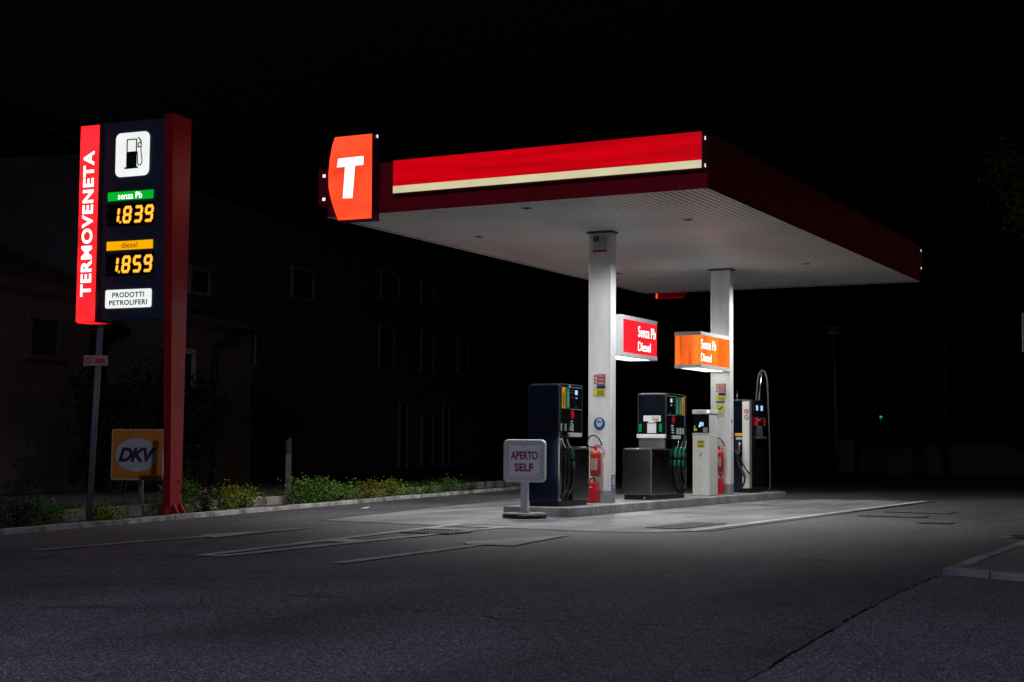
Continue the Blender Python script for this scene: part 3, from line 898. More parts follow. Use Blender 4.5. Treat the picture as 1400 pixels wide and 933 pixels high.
# orange club-card sign behind the wall
t = thing('square_sign', 'square orange sign with DKV in a white oval behind the red column', 'sign', (-8.88, -1.64, 0.04), math.radians(24))
b = B(); b.cyl((0.06, 0.035, 0), (0.06, 0.035, 1.2), 0.038, n=16); b.out('post', 'galv', t, local=True)
b = B(); b.prism(rrect(0.83, 0.80, 0.04), (0, -0.004, 0.87), FX, FZ, 0.02); p = b.out('board', 'white_sheet', t, local=True)
b = B(); b.prism(rrect(0.80, 0.77, 0.03), (0, -0.007, 0.87), FX, FZ, 0.002); b.out('orange_field', 'orange_sheet', p, local=True)
b = B(); b.prism(ellipse(0.345, 0.262), (-0.005, -0.0105, 0.865), FX, FZ, 0.003); b.out('white_oval', 'white_sheet', p, local=True)
b = B(); b.text('DKV', (-0.30, -0.0125, 0.755), FX, FZ, 0.60, 0.225, 0.045, shear=0.28, space=0.9); b.out('lettering', 'navy_ink', p, local=True)

# roadside marker post
t = thing('marker_post', 'slim white roadside marker post with a black top and red reflector in the grass', 'marker post', (-9.05, 2.6, 0.04), math.radians(20))
b = B(); tapered(b, [(-0.055, 0, 0), (0.055, 0, 0), (0.03, 0.09, 0), (-0.03, 0.09, 0)], [(-0.05, 0, 0.87), (0.05, 0, 0.87), (0.028, 0.08, 0.87), (-0.028, 0.08, 0.87)]); b.out('post', 'post_grey', t, local=True)
b = B(); tapered(b, [(-0.051, -0.001, 0.871), (0.051, -0.001, 0.871), (0.029, 0.081, 0.871), (-0.029, 0.081, 0.871)], [(-0.049, -0.001, 1.12), (0.049, -0.001, 1.16), (0.028, 0.08, 1.18), (-0.028, 0.08, 1.14)]); b.out('top_band', 'dark_grey', t, local=True)
b = B(); b.box(-0.049, -0.012, -0.006, -0.002, 0.90, 1.08); b.out('reflector', 'red_dull', t, local=True)

# ------------------------------------------------------------------ free-standing sign in front of the island
t = thing('standing_sign', 'grey framed standing sign reading APERTO SELF on a round concrete foot', 'sign', (-3.06, 0.37, 0), math.radians(9))
b = B(); b.lathe([(0.335, 0), (0.335, 0.055), (0.325, 0.065)], (0, 0, 0), 40); ft = b.out('foot', 'rubber', t, local=True)
b = B(); b.lathe([(0.322, 0.066), (0.318, 0.082), (0.02, 0.088)], (0, 0, 0), 40); b.out('foot_top', 'kerb', ft, local=True)
b = B(); b.box(-0.055, 0.055, -0.045, 0.045, 0.086, 0.56, 0.01); b.box(-0.09, 0.09, -0.08, 0.08, 0.085, 0.097, 0.003, seg=1); b.out('post', 'light_grey', t, local=True)
for sx in (-0.075, 0.075):
    for sy in (-0.065, 0.065):
        b = B(); b.cyl((sx, sy, 0.095), (sx, sy, 0.115), 0.012, n=6); b.out('bolt', 'galv', ft, local=True)
b = B()
outer, inn = rrect(0.655, 0.645, 0.075), rrect(0.50, 0.49, 0.012)
FRY = -0.06
t2 = b.bm
def ringface(y, flip):
    vo = [t2.verts.new((a, y, c + 0.865)) for a, c in outer]; vi = [t2.verts.new((a, y, c + 0.865)) for a, c in inn]
    n = len(outer)
    for i in range(n):
        j = (i + 1) % n
        t2.faces.new((vo[i], vo[j], vi[j], vi[i]))
    return vo, vi
fo, fi = ringface(-0.06, 0)
go, gi = ringface(0.06, 1)
for i in range(len(outer)):
    j = (i + 1) % len(outer)
    t2.faces.new((fo[i], fo[j], go[j], go[i])); t2.faces.new((fi[i], fi[j], gi[j], gi[i]))
bmesh.ops.recalc_face_normals(t2, faces=t2.faces)
bmesh.ops.bevel(t2, geom=[e for e in t2.edges if (e.verts[0] in fo and e.verts[1] in fo) or (e.verts[0] in go and e.verts[1] in go)], offset=0.018, segments=3, profile=0.5, affect='EDGES')
b.out('frame', 'light_grey', t, local=True)
b = B(); b.box(-0.249, 0.249, -0.034, 0.034, 0.622, 1.108); p = b.out('face', 'sign_face', t, local=True)
b = B()
b.text('APERTO', (-0.215, -0.0345, 0.885), FX, FZ, 0.43, 0.125, 0.035)
b.text('SELF', (-0.155, -0.0345, 0.705), FX, FZ, 0.30, 0.125, 0.035)
b.out('lettering', 'red_ink', p, local=True)
for sx, sz, sr in ((0.218, 0.655, 0.012), (0, 1.095, 0.008)):
    b = B(); b.cyl((sx, -0.036, sz), (sx, -0.032, sz), sr, n=12); b.out('screw', 'ink', p, local=True)

# ------------------------------------------------------------------ fuel pumps
def pump(label, y_of, length, head, cols, nozzles, extra):
    """t runs from the nozzle end; the service face looks to +x"""
    ya, yb = sorted((y_of(0), y_of(length)))
    root = thing('fuel_pump', label, 'fuel pump', (-3.19, (ya + yb) / 2, IZ), group='fuel pumps on the island')
    XB, XF = -3.47, -2.905
    def bx(b, x0, x1, t0, t1, z0, z1, bev=0.0):
        y0, y1 = sorted((y_of(t0), y_of(t1)))
        b.box(x0, x1, y0, y1, z0, z1, bev)
    def mk(name, mat, parent, *boxes, bev=0.0):
        b = B()
        for q in boxes:
            bx(b, *q, bev=bev)
        return b.out(name, mat, parent)
    mk('plinth', 'black', root, (XB + 0.03, XF - 0.03, 0.03, length - 0.03, IZ, 0.235))
    mk('end_panel', 'navy_steel', root, (XB, XF - 0.03, 0.0, 0.07, 0.236, 2.05), bev=0.012)
    mk('corner_trim', 'chrome', root, (XF - 0.028, XF + 0.004, -0.003, 0.075, 0.24, 2.045), bev=0.01)
    mk('nozzle_bay', 'black', root, (XB + 0.03, XF - 0.075, 0.072, 0.50, 0.236, 1.235))
    hd = mk('head', 'gloss_black', root, (XB + 0.01, XF - 0.012, 0.072, head, 1.238, 2.055), bev=0.008)
    cab = mk('lower_cabinet', 'dark_steel', root, (XB, XF, 0.502, length, 0.236, 1.045), bev=0.014)
    mk('cabinet_rim', 'chrome', cab, (XB + 0.02, XF + 0.003, head + 0.02, length - 0.01, 1.047, 1.066), (XF - 0.02, XF + 0.003, 0.52, head + 0.015, 1.047, 1.058), bev=0.004)
    mk('top_trim', 'steel', hd, (XB + 0.008, XF - 0.008, 0.09, head + 0.003, 2.058, 2.072), (XF - 0.012, XF - 0.004, head - 0.012, head + 0.004, 1.24, 2.056), bev=0.003)
    # grade labels
    for k, (mat, word) in enumerate(cols):
        t0 = 0.03 + k * 0.155
        pn = mk('grade_panel', mat, hd, (XF - 0.011, XF - 0.004, t0 + 0.01 + 0.04, t0 + 0.14 + 0.04, 1.685, 2.02))
        ym = (y_of(t0 + 0.05) + y_of(t0 + 0.18)) / 2
        b = B(); b.text(word, (XF - 0.0035, ym + 0.026, 1.71), FZ, (0, -1, 0), 0.24, 0.05, 0.015); b.out('lettering', 'ink' if mat == 'yellow' else 'label_white', pn)
    d0 = 0.05 + len(cols) * 0.155 + 0.02
    disp = mk('display', 'gloss_black', hd, (XF - 0.011, XF, d0, head - 0.03, 1.675, 2.03), bev=0.004)
    for zf in (2.018, 1.671):
        mk('display_frame', 'galv', disp, (XF - 0.004, XF + 0.004, d0, head - 0.03, zf, zf + 0.011))
    dl = head - 0.03 - d0
    mk('screen', 'lit_lcd', disp, (XF + 0.001, XF + 0.003, d0 + dl * 0.40, d0 + dl * 0.62, 1.91, 1.98))
    mk('small_screen', 'lit_lcd_dim', disp, (XF + 0.001, XF + 0.003, d0 + dl * 0.45, d0 + dl * 0.58, 1.845, 1.87))
    for zz in (1.93, 1.97, 1.86, 1.71):
        tt = d0 + dl * (0.12 + 0.5 * (zz < 1.8) * random.random())
        mk('key_label', 'galv', disp, (XF + 0.001, XF + 0.003, tt, tt + 0.035, zz, zz + 0.012))
    # red stop disc
    yc = y_of(d0 + dl * 0.22)
    b = B(); b.prism(ellipse(0.062, 0.072, 24), (XF - 0.002, yc, 1.595), FY, FZ, 0.02); b.out('red_disc', 'red_plastic', hd)
    # silver shelf and the small cards above it
    mk('shelf', 'alu', root, (XF - 0.07, XF + 0.02, 0.33, 0.78 if length < 1.3 else 0.66, 1.24, 1.305), bev=0.006)
    for tt in ([0.03, 0.19, 0.45] if length < 1.3 else [0.16, 0.29, 0.42]):
        mk('nozzle_hook', 'light_grey', root, (XF - 0.035, XF + 0.012, tt, tt + 0.03, 1.33, 1.445), bev=0.004)
    mk('card_stack', 'label_white', root, *[(XF - 0.02, XF + 0.004, (0.37 if length < 1.3 else 0.62) + j * 0.012, (0.45 if length < 1.3 else 0.70) + j * 0.008, 1.345 + j * 0.042, 1.37 + j * 0.042) for j in range(4)])
    for tt in (0.16, 0.30, 0.44):
        mk('hose_rail', 'steel', root, (XF - 0.07, XF - 0.055, tt, tt + 0.018, 0.30, 1.0))
    # nozzles with their hoses
    for k in range(nozzles):
        t0 = 0.05 + k * (0.17 if nozzles == 2 else 0.20)
        X = XF + 0.02
        b = B(); b.tube([(X, y_of(t0), 1.20), (X + 0.005, y_of(t0 + 0.05), 1.12), (X + 0.01, y_of(t0 + 0.12), 1.06)], 0.014, 8, 6)
        nz = b.out('nozzle', 'chrome', root)
        b = B()
        b.tube([(X + 0.01, y_of(t0 + 0.11), 1.075), (X + 0.012, y_of(t0 + 0.16), 1.05), (X + 0.012, y_of(t0 + 0.20), 0.985), (X + 0.012, y_of(t0 + 0.215), 0.93)], 0.027, 8, 6, 0.02)
        b.tube([(X + 0.012, y_of(t0 + 0.17), 0.99), (X + 0.012, y_of(t0 + 0.12), 0.985), (X + 0.012, y_of(t0 + 0.15), 0.92), (X + 0.012, y_of(t0 + 0.21), 0.90)], 0.011, 6, 5)
        b.out('grip', 'rubber' if k == 0 and nozzles == 2 else 'green_rubber', nz)
        b = B(); b.tube([(X + 0.012, y_of(t0 + 0.218), 0.85), (X + 0.012, y_of(t0 + 0.222), 0.74)], 0.021, 8, 3); b.out('sleeve', 'rubber' if k == 0 and nozzles == 2 else 'green_rubber', nz)
        b = B()
        b.tube([(X + 0.012, y_of(t0 + 0.214), 0.93), (X + 0.012, y_of(t0 + 0.222), 0.75), (X + 0.02, y_of(t0 + 0.21), 0.58), (X + 0.03, y_of(t0 + 0.12), 0.42), (X + 0.01, y_of(t0 + 0.03), 0.33), (X - 0.04, y_of(t0 + 0.02), 0.25)], 0.017, 8, 8)
        b.out('hose', 'rubber', nz)
    extra(root, hd, cab, XB, XF)
    return root

def plain(root, hd, cab, XB, XF):
    b = B(); b.box(-3.02, -2.885, 1.98, 2.20, 1.068, 1.09, 0.004); b.out('side_tray', 'alu', root)
    b = B(); b.box(-2.916, -2.902, 1.60, 1.63, 2.02, 2.06); b.out('top_clip', 'label_white', root)
pump('tall dark fuel pump with two nozzles right behind the standing sign', lambda t: 1.25 + t, 1.11, 0.84,
     [('yellow', 'DIESEL'), ('green', 'SENZA PB')], 2, plain)

def pay_end(root, hd, cab, XB, XF):
    ye = 5.70 - 0.001
    def mk(name, mat, parent, *boxes, bev=0.0):
        b = B()
        for q in boxes:
            b.box(*q, bev)
        return b.out(name, mat, parent)
    mk('end_frame', 'steel', hd, (-3.462, -3.452, ye - 0.008, ye + 0.01, 1.25, 2.056), (-3.462, -2.912, ye - 0.008, ye, 2.042, 2.052))
    mk('upper_window', 'navy_steel', hd, (-3.36, -3.10, ye - 0.006, ye, 1.70, 2.03))
    lb = mk('notice_strip', 'label_white', hd, (-3.35, -3.01, ye - 0.012, ye - 0.007, 1.56, 1.665))
    b = B()
    for i in range(3):
        for j in range(2):
            x = -3.165 + i * 0.055; z = 1.635 - j * 0.045
            ro, ri = ellipse(0.021, 0.021, 14), ellipse(0.014, 0.014, 14)
            for k in range(14):
                kk = (k + 1) % 14
                b.bm.faces.new([b.bm.verts.new((x + a, ye - 0.0135, z + c)) for a, c in (ro[k], ro[kk], ri[kk], ri[k])])
    b.out('prohibition_mark', 'red_print', lb)
    mk('black_mark', 'ink', lb, (-3.155, -3.13, ye - 0.014, ye - 0.0125, 1.575, 1.605), (-3.10, -3.075, ye - 0.014, ye - 0.0125, 1.575, 1.605))
    mk('note_tray', 'alu', hd, (-3.25, -3.12, ye - 0.03, ye - 0.007, 1.535, 1.558), bev=0.004)
    mk('payment_plate', 'light_grey', hd, (-3.275, -3.10, ye - 0.012, ye - 0.007, 1.345, 1.53))
    for x in (-3.415, -3.015):
        mk('green_key', 'lit_button', hd, (x - 0.026, x + 0.026, ye - 0.016, ye - 0.008, 1.37, 1.515), bev=0.006)
    mk('end_shelf', 'alu', hd, (-3.47, -2.905, ye - 0.05, ye - 0.001, 1.255, 1.325), bev=0.006)
    mk('neck', 'steel', hd, (-3.44, -2.93, ye - 0.012, ye + 0.05, 1.066, 1.252))
    mk('plinth_bolt', 'galv', root, (-3.06, -3.03, 5.005, 5.018, 0.165, 0.20))
    mk('rear_rail', 'chrome', cab, (-3.46, -2.92, 5.60, 5.62, 1.068, 1.083))
    mk('cabinet_edge', 'steel', cab, (-2.918, -2.9, 4.985, 5.003, 0.25, 1.04), bev=0.005)
    b = B(); b.prism(ellipse(0.018, 0.018, 14), (-2.902, 5.09, 0.96), FY, FZ, 0.006); b.out('lock', 'chrome', cab)
pump('fuel pump with a payment panel and three green nozzles between the two columns', lambda t: 6.70 - t, 1.71, 1.0,
     [('yellow', 'DIESEL'), ('green', 'SENZA PB'), ('green', 'SENZA PB')], 3, pay_end)

# third pump at the far end of the island
t = thing('tall_pump', 'slim black and beige pump with a tall looped hose at the far island end', 'fuel pump', (-3.2, 11.0, IZ))
b = B(); b.box(-3.40, -2.97, 10.66, 11.42, IZ, 0.235); b.out('plinth', 'black', t)
b = B(); b.box(-3.165, -2.985, 10.64, 11.42, 0.236, 2.085, 0.012); cb = b.out('cabinet', 'cream_white', t)
b = B(); b.box(-2.983, -2.945, 10.62, 11.44, 0.236, 2.085, 0.014); fr = b.out('front_casing', 'gloss_black', t)
b = B(); b.box(-3.40, -3.167, 10.70, 11.40, 0.236, 2.06, 0.01); b.out('side_casing', 'navy_steel', t)
b = B(); b.box(-2.992, -2.95, 10.615, 10.637, 0.25, 2.09, 0.006); b.box(-3.40, -2.95, 10.63, 11.43, 2.092, 2.108, 0.004); b.out('edge_trim', 'steel', t)
for y0, y1 in ((10.86, 11.04), (11.16, 11.36)):
    b = B(); b.box(-2.944, -2.940, y0, y1, 1.86, 2.02); s = b.out('screen_bezel', 'gloss_black', fr)
    b = B(); b.box(-2.939, -2.937, y0 + 0.03, y1 - 0.03, 1.885, 1.995); b.out('screen', 'lit_lcd', s)
for y in (10.84, 11.36):
    b = B(); b.box(-2.944, -2.885, y - 0.045, y + 0.045, 1.56, 1.735, 0.012); b.out('nozzle_holder', 'red_plastic', fr)
b = B(); b.tube([(-2.90, 10.92, 1.66), (-2.88, 11.02, 1.70), (-2.88, 11.18, 1.70), (-2.90, 11.28, 1.66)], 0.028, 8, 6); b.out('filling_nozzle', 'chrome', fr)
b = B(); b.box(-2.944, -2.87, 10.86, 11.36, 1.285, 1.335, 0.006); b.box(-2.944, -2.90, 10.95, 11.2, 1.34, 1.56, 0.006); b.out('drip_tray', 'dark_grey', fr)
for z in (1.86, 1.735):
    b = B()
    ro, ri = ellipse(0.05, 0.05, 18), ellipse(0.034, 0.034, 18)
    for k in range(18):
        kk = (k + 1) % 18
        b.bm.faces.new([b.bm.verts.new((-3.07 + a, 10.637, z + c)) for a, c in (ro[k], ro[kk], ri[kk], ri[k])])
    b.bm.faces.new([b.bm.verts.new((-3.07 + a, 10.636, z + c)) for a, c in ((-.03, .02), (-.02, .03), (.03, -.02), (.02, -.03))])
    b.out('prohibition_mark', 'red_print', cb)
b = B(); b.box(-3.33, -3.16, 10.655, 10.698, 1.335, 1.40, 0.004); b.out('grade_panel', 'yellow', t)
b = B(); b.box(-3.33, -3.16, 10.66, 10.698, 1.0, 1.325, 0.006); ho = b.out('nozzle_pocket', 'black', t)
b = B(); b.box(-3.31, -3.17, 10.655, 10.659, 1.265, 1.31); b.out('pocket_display', 'lit_lcd_dim', ho)
b = B(); b.tube([(-3.21, 10.62, 1.20), (-3.23, 10.60, 1.10), (-3.25, 10.60, 0.96)], 0.028, 8, 5); b.cyl((-3.24, 10.6, 1.02), (-3.24, 10.55, 1.02), 0.05, n=14); nz = b.out('nozzle', 'chrome', t)
b = B(); b.tube([(-3.25, 10.60, 0.96), (-3.24, 10.58, 0.80), (-3.14, 10.55, 0.60), (-3.08, 10.54, 0.42), (-3.16, 10.55, 0.25), (-3.34, 10.6, 0.18)], 0.022, 8, 8)
b.tube([(-3.2, 10.64, 0.9), (-3.14, 10.6, 0.75), (-3.06, 10.61, 0.62), (-3.0, 10.63, 0.55)], 0.016, 8, 6); b.out('hose', 'rubber', nz)
b = B(); b.cyl((-2.985, 11.2, 2.085), (-2.915, 11.2, 2.70), 0.018, 0.016, 12); b.out('hose_mast', 'chrome', t)
b = B(); b.cyl((-3.30, 10.72, 2.06), (-3.33, 10.8, 2.3), 0.012, n=8); b.out('aerial', 'chrome', t)
b = B(); b.tube([(-3.03, 11.16, 2.06), (-3.02, 11.17, 2.25), (-3.0, 11.19, 2.55), (-2.96, 11.2, 2.70), (-2.90, 11.21, 2.745), (-2.84, 11.22, 2.68), (-2.80, 11.22, 2.5), (-2.78, 11.22, 2.0), (-2.76, 11.22, 1.3), (-2.75, 11.22, 0.7), (-2.745, 11.2, 0.25), (-2.80, 11.2, 0.18)], 0.018, 10, 8); b.out('overhead_hose', 'grey_rubber', t)

# payment terminal
t = thing('payment_terminal', 'white self-service payment terminal in front of the farther column', 'payment terminal', (-3.1, 8.28, IZ))
b = B(); b.box(-3.295, -2.94, 8.05, 8.51, IZ, 1.335, 0.012); bd = b.out('body', 'cream_white', t)
b = B(); b.box(-3.285, -2.95, 8.06, 8.50, 1.337, 1.745, 0.006); up_ = b.out('upper_case', 'white', t)
b = B(); b.box(-3.30, -2.935, 8.04, 8.515, 1.747, 1.83, 0.012); cp = b.out('cap', 'white', t)
b = B(); b.box(-3.20, -3.02, 8.036, 8.039, 1.775, 1.805); b.out('cap_label', 'light_grey', cp)
b = B(); b.cyl((-2.965, 8.04, 1.79), (-2.965, 8.03, 1.79), 0.022, n=14); b.out('cap_lamp', 'lit_white', cp)
b = B(); b.box(-3.283, -2.952, 8.052, 8.059, 1.375, 1.744); fp = b.out('front_panel', 'gloss_black', up_)
b = B(); b.box(-3.30, -2.94, 8.035, 8.058, 1.34, 1.372, 0.004); b.out('ledge', 'light_grey', up_)
b = B(); b.prism([(-3.175, 1.49), (-3.12, 1.49), (-3.085, 1.585), (-3.14, 1.59)], (0, 8.05, 0), FX, FZ, 0.002); b.prism([(-3.10, 1.51), (-3.07, 1.51), (-3.06, 1.58), (-3.08, 1.58)], (0, 8.05, 0), FX, FZ, 0.002); b.out('screen', 'lit_lcd', fp)
b = B(); b.box(-3.265, -3.235, 8.049, 8.051, 1.41, 1.52); b.box(-3.235, -3.20, 8.049, 8.051, 1.42, 1.46); b.out('yellow_sticker', 'yellow_print', fp)
b = B(); b.box(-3.07, -2.98, 8.045, 8.051, 1.385, 1.48, 0.003); b.out('card_reader', 'grey', fp)
b = B(); b.box(-3.195, -3.045, 8.045, 8.049, 1.09, 1.235); n = b.out('notice', 'yellow_print', bd)
b = B()
for z in (1.20, 1.175, 1.125, 1.10):
    b.box(-3.18, -3.06, 8.043, 8.0445, z, z + 0.012)
b.out('printed_lines', 'ink', n)
b = B(); b.prism([(-3.17, 0.91), (-3.14, 0.91), (-3.08, 0.985), (-3.12, 0.985)], (0, 8.047, 0), FX, FZ, 0.002); b.out('worn_sticker', 'grey', bd)

# ------------------------------------------------------------------ fire extinguishers and red boxes
def extinguisher(x, y, z, label):
    t = thing('fire_extinguisher', label, 'fire extinguisher', (x, y, z), group='fire extinguishers on the columns')
    b = B(); b.lathe([(0.078, 0), (0.092, 0.015), (0.092, 0.36), (0.080, 0.41), (0.045, 0.44), (0.03, 0.45)], (x, y, z), 22); cy = b.out('cylinder', 'red', t)
    b = B()
    for i in range(7):
        a0, a1 = -2.2 + i * 0.2, -2.2 + (i + 1) * 0.2
        b.quad(*[(x + 0.0935 * math.cos(a), y + 0.0935 * math.sin(a), z + h) for a, h in ((a0, .11), (a1, .11), (a1, .30), (a0, .30))])
    b.out('paper_label', surf('faded_label', (0.42, 0.25, 0.26), 0.6, var=0.45, scale=45), cy)
    b = B(); b.cyl((x, y, z + 0.45), (x, y, z + 0.51), 0.022, n=12); b.box(x - 0.02, x + 0.12, y - 0.012, y + 0.012, z + 0.515, z + 0.53, 0.004); b.box(x - 0.03, x + 0.10, y - 0.012, y + 0.012, z + 0.475, z + 0.487, 0.004); b.out('valve', 'red', t)
    b = B(); b.tube([(x - 0.02, y, z + 0.49), (x - 0.12, y - 0.01, z + 0.50), (x - 0.145, y - 0.02, z + 0.58), (x - 0.07, y - 0.03, z + 0.68), (x + 0.04, y - 0.02, z + 0.66), (x + 0.12, y, z + 0.53)], 0.012, 8, 8); b.out('hose', 'rubber', t)
    b = B(); b.box(x - 0.10, x - 0.085, y - 0.02, y + 0.1, z + 0.1, z + 0.30); b.out('bracket', 'yellow_print', t)
    return t
extinguisher(-3.20, 3.25, 0.59, 'red fire extinguisher with a black hose on the nearer white column')
extinguisher(-3.175, 9.235, 0.60, 'red fire extinguisher half hidden behind the payment terminal on the farther column')
def red_box(x, y, label):
    t = thing('red_box', label, 'box', (x, y, IZ), group='red boxes at the column feet')
    b = B(); b.box(x - 0.09, x + 0.085, y - 0.09, y + 0.09, IZ + 0.001, IZ + 0.34, 0.02); b.out('body', 'red_plastic', t)
    b = B(); b.box(x - 0.06, x + 0.03, y - 0.096, y - 0.091, IZ + 0.25, IZ + 0.265); b.out('paper_strip', 'label_white', t)
    b = B(); b.tube([(x - 0.05, y, IZ + 0.335), (x - 0.04, y, IZ + 0.40), (x + 0.03, y, IZ + 0.40), (x + 0.04, y, IZ + 0.335)], 0.012, 8, 5); b.out('handle', 'rubber', t)
red_box(-3.245, 3.24, 'small red box standing at the foot of the nearer column')
red_box(-3.18, 9.225, 'small red box at the foot of the farther column behind the terminal')

# ------------------------------------------------------------------ notices on the columns
def notices(y, x0, z1, label):
    t = thing('warning_notice', label, 'notice', (x0 + 0.11, y - 0.01, z1 - 0.15), group='warning notices on the columns')
    b = B()
    for k in range(3):
        b.box(x0 + 0.065, x0 + 0.225, y - 0.006, y - 0.003, z1 - 0.06 - k * 0.063, z1 - 0.005 - k * 0.063)
    b.out('red_bands', 'red_print', t)
    b = B()
    for k in range(4):
        b.box(x0 + 0.005, x0 + 0.06, y - 0.006, y - 0.003, z1 - 0.06 - k * 0.063, z1 - 0.005 - k * 0.063)
    b.out('symbol_tiles', 'label_white', t)
    b = B()
    for k in range(3):
        b.prism(ellipse(0.02, 0.02, 12), (x0 + 0.032, y - 0.008, z1 - 0.032 - k * 0.063), FX, FZ, 0.0015)
    b.out('symbols', 'red_print', t)
    b = B(); b.box(x0 + 0.065, x0 + 0.225, y - 0.006, y - 0.003, z1 - 0.25, z1 - 0.195); b.out('blue_band', 'navy_ink', t)
    b = B(); b.box(x0 + 0.005, x0 + 0.225, y - 0.006, y - 0.003, z1 - 0.37, z1 - 0.255); b.out('yellow_band', 'yellow_print', t)
    b = B()
    for k in range(3):
        b.box(x0 + 0.08, x0 + 0.21, y - 0.008, y - 0.0065, z1 - 0.045 - k * 0.063, z1 - 0.038 - k * 0.063)
        b.box(x0 + 0.08, x0 + 0.19, y - 0.008, y - 0.0065, z1 - 0.028 - k * 0.063, z1 - 0.021 - k * 0.063)
    b.out('printed_lines', 'label_white', t)
    b = B()
    for k in range(4):
        b.box(x0 + 0.07, x0 + 0.20, y - 0.008, y - 0.0065, z1 - 0.285 - k * 0.022, z1 - 0.278 - k * 0.022)
    b.out('small_print', 'ink', t)
notices(3.36, -3.295, 2.32, 'red, blue and yellow warning stickers above the round blue sign on the nearer column')
notices(9.34, -3.285, 2.40, 'red and yellow warning stickers on the farther column below the orange sign')
t = thing('mandatory_sign', 'round blue sign with a white masked head on the nearer column', 'sign', (-3.18, 3.35, 1.48))
b = B(); b.prism(ellipse(0.105, 0.105, 36), (-3.18, 3.352, 1.48), FX, FZ, 0.004); d = b.out('disc', 'blue_print', t)
b = B(); b.prism([(0.055 * math.cos(a), 0.075 * math.sin(a) + 0.015) for a in [i / 24 * 2 * PI for i in range(24)]], (-3.18, 3.349, 1.48), FX, FZ, 0.002); hd_ = b.out('head_symbol', 'label_white', d)
b = B(); b.box(-3.225, -3.135, 3.3455, 3.3465, 1.40, 1.412); b.box(-3.215, -3.185, 3.344, 3.3465, 1.495, 1.52); b.box(-3.175, -3.145, 3.344, 3.3465, 1.495, 1.52); b.box(-3.20, -3.16, 3.344, 3.3465, 1.535, 1.545); b.out('mask_detail', 'blue_print', hd_)
t = thing('blue_plate', 'narrow blue safety plate low on the lit side of the nearer column', 'sign', (-2.97, 3.465, 0.47))
b = B(); b.box(-2.971, -2.966, 3.39, 3.54, 0.35, 0.61); d = b.out('plate', 'blue_print', t)
b = B(); b.prism(ellipse(0.045, 0.07, 20), (-2.9645, 3.465, 0.50), FY, FZ, 0.001); b.box(-2.9658, -2.9645, 3.41, 3.52, 0.575, 0.59); b.box(-2.9658, -2.9645, 3.41, 3.52, 0.40, 0.412); b.box(-2.9658, -2.9645, 3.43, 3.50, 0.37, 0.38); b.out('white_symbol', 'label_white', d)
t = thing('notice_board', 'grey printed notice with a red foot at the top of the nearer column', 'notice', (-3.18, 3.35, 4.55))
b = B(); b.box(-3.315, -3.045, 3.352, 3.357, 4.40, 4.69); d = b.out('sheet', 'light_grey', t)
b = B(); b.box(-3.315, -3.045, 3.349, 3.3515, 4.40, 4.44); b.out('red_foot', 'red_print', d)
b = B(); b.box(-3.30, -3.19, 3.349, 3.3515, 4.58, 4.68); b.out('black_block', 'dark_grey', d)
b = B()
for k in range(6):
    b.box(-3.18, -3.06, 3.349, 3.3515, 4.67 - k * 0.017, 4.675 - k * 0.017)
for k in range(4):
    b.box(-3.30, -3.06, 3.349, 3.3515, 4.555 - k * 0.025, 4.561 - k * 0.025)
b.out('printed_lines', 'grey', d)
t = thing('paper_notice', 'white sheet with a yellow square and black heading on the farther column', 'notice', (-3.18, 9.33, 1.9))
b = B(); b.box(-3.275, -3.085, 9.333, 9.337, 1.70, 2.05); d = b.out('sheet', 'white_sheet', t)
b = B(); b.box(-3.265, -3.095, 9.330, 9.3325, 1.815, 1.97); ys = b.out('yellow_square', 'yellow_print', d)
b = B(); b.box(-3.27, -3.09, 9.330, 9.3325, 2.0, 2.035); b.out('heading', 'ink', d)
b = B(); b.prism([(-3.22, 1.86), (-3.17, 1.87), (-3.13, 1.92), (-3.15, 1.935), (-3.18, 1.90), (-3.21, 1.89)], (0, 9.3285, 0), FX, FZ, 0.001); b.out('symbol', 'ink', ys)
b = B()
for k in range(4):
    b.box(-3.265, -3.11, 9.330, 9.3325, 1.785 - k * 0.022, 1.792 - k * 0.022)
b.out('printed_lines', 'grey', d)
t = thing('side_labels', 'small grey and blue stickers on the narrow lit side of the farther column', 'stickers', (-2.968, 9.44, 1.55))
b = B(); b.prism(ellipse(0.03, 0.035, 16), (-2.968, 9.44, 1.63), FY, FZ, 0.003); b.out('blue_dot', 'blue_print', t)
b = B(); b.box(-2.971, -2.968, 9.40, 9.48, 1.35, 1.42); b.box(-2.971, -2.968, 9.40, 9.48, 1.25, 1.32); b.out('grey_tag', 'light_grey', t)

# ------------------------------------------------------------------ drain grates and litter
def grate(x0, x1, y0, y1, label, nx, ny, along='x'):
    t = thing('drain_grate', label, 'drain grate', ((x0 + x1) / 2, (y0 + y1) / 2, 0.0), group='iron grates and covers in the forecourt')
    b = B(); b.box(x0, x1, y0, y1, 0.001, 0.010); b.out('pit', 'pit', t)
    b = B()
    w = (x1 - x0) / nx; h = (y1 - y0) / ny
    for i in range(nx + 1):
        x = x0 + w * i
        b.box(x - w * 0.22, x + w * 0.22, y0 - 0.01, y1 + 0.01, 0.0102, 0.016)
    for j in range(ny + 1):
        y = y0 + h * j
        b.box(x0 - 0.01, x1 + 0.01, y - h * 0.15, y + h * 0.15, 0.0104, 0.0165)
    b.out('bars', 'worn_iron', t)
grate(-2.55, -1.85, -4.0, -3.45, 'square iron drain grate in the painted nose before the island', 12, 6)
grate(-0.42, 0.05, -1.2, 0.55, 'long dark drain grate beside the white edge line', 4, 14)
grate(1.0, 2.0, 4.25, 4.75, 'nearer of the two wide iron covers on the asphalt right of the slab', 12, 3)
grate(0.95, 2.05, 6.05, 6.6, 'farther of the two wide iron covers on the asphalt right of the slab', 12, 3)
grate(2.35, 2.8, 2.45, 2.75, 'small dark iron cover alone on the asphalt right of the slab', 6, 2)
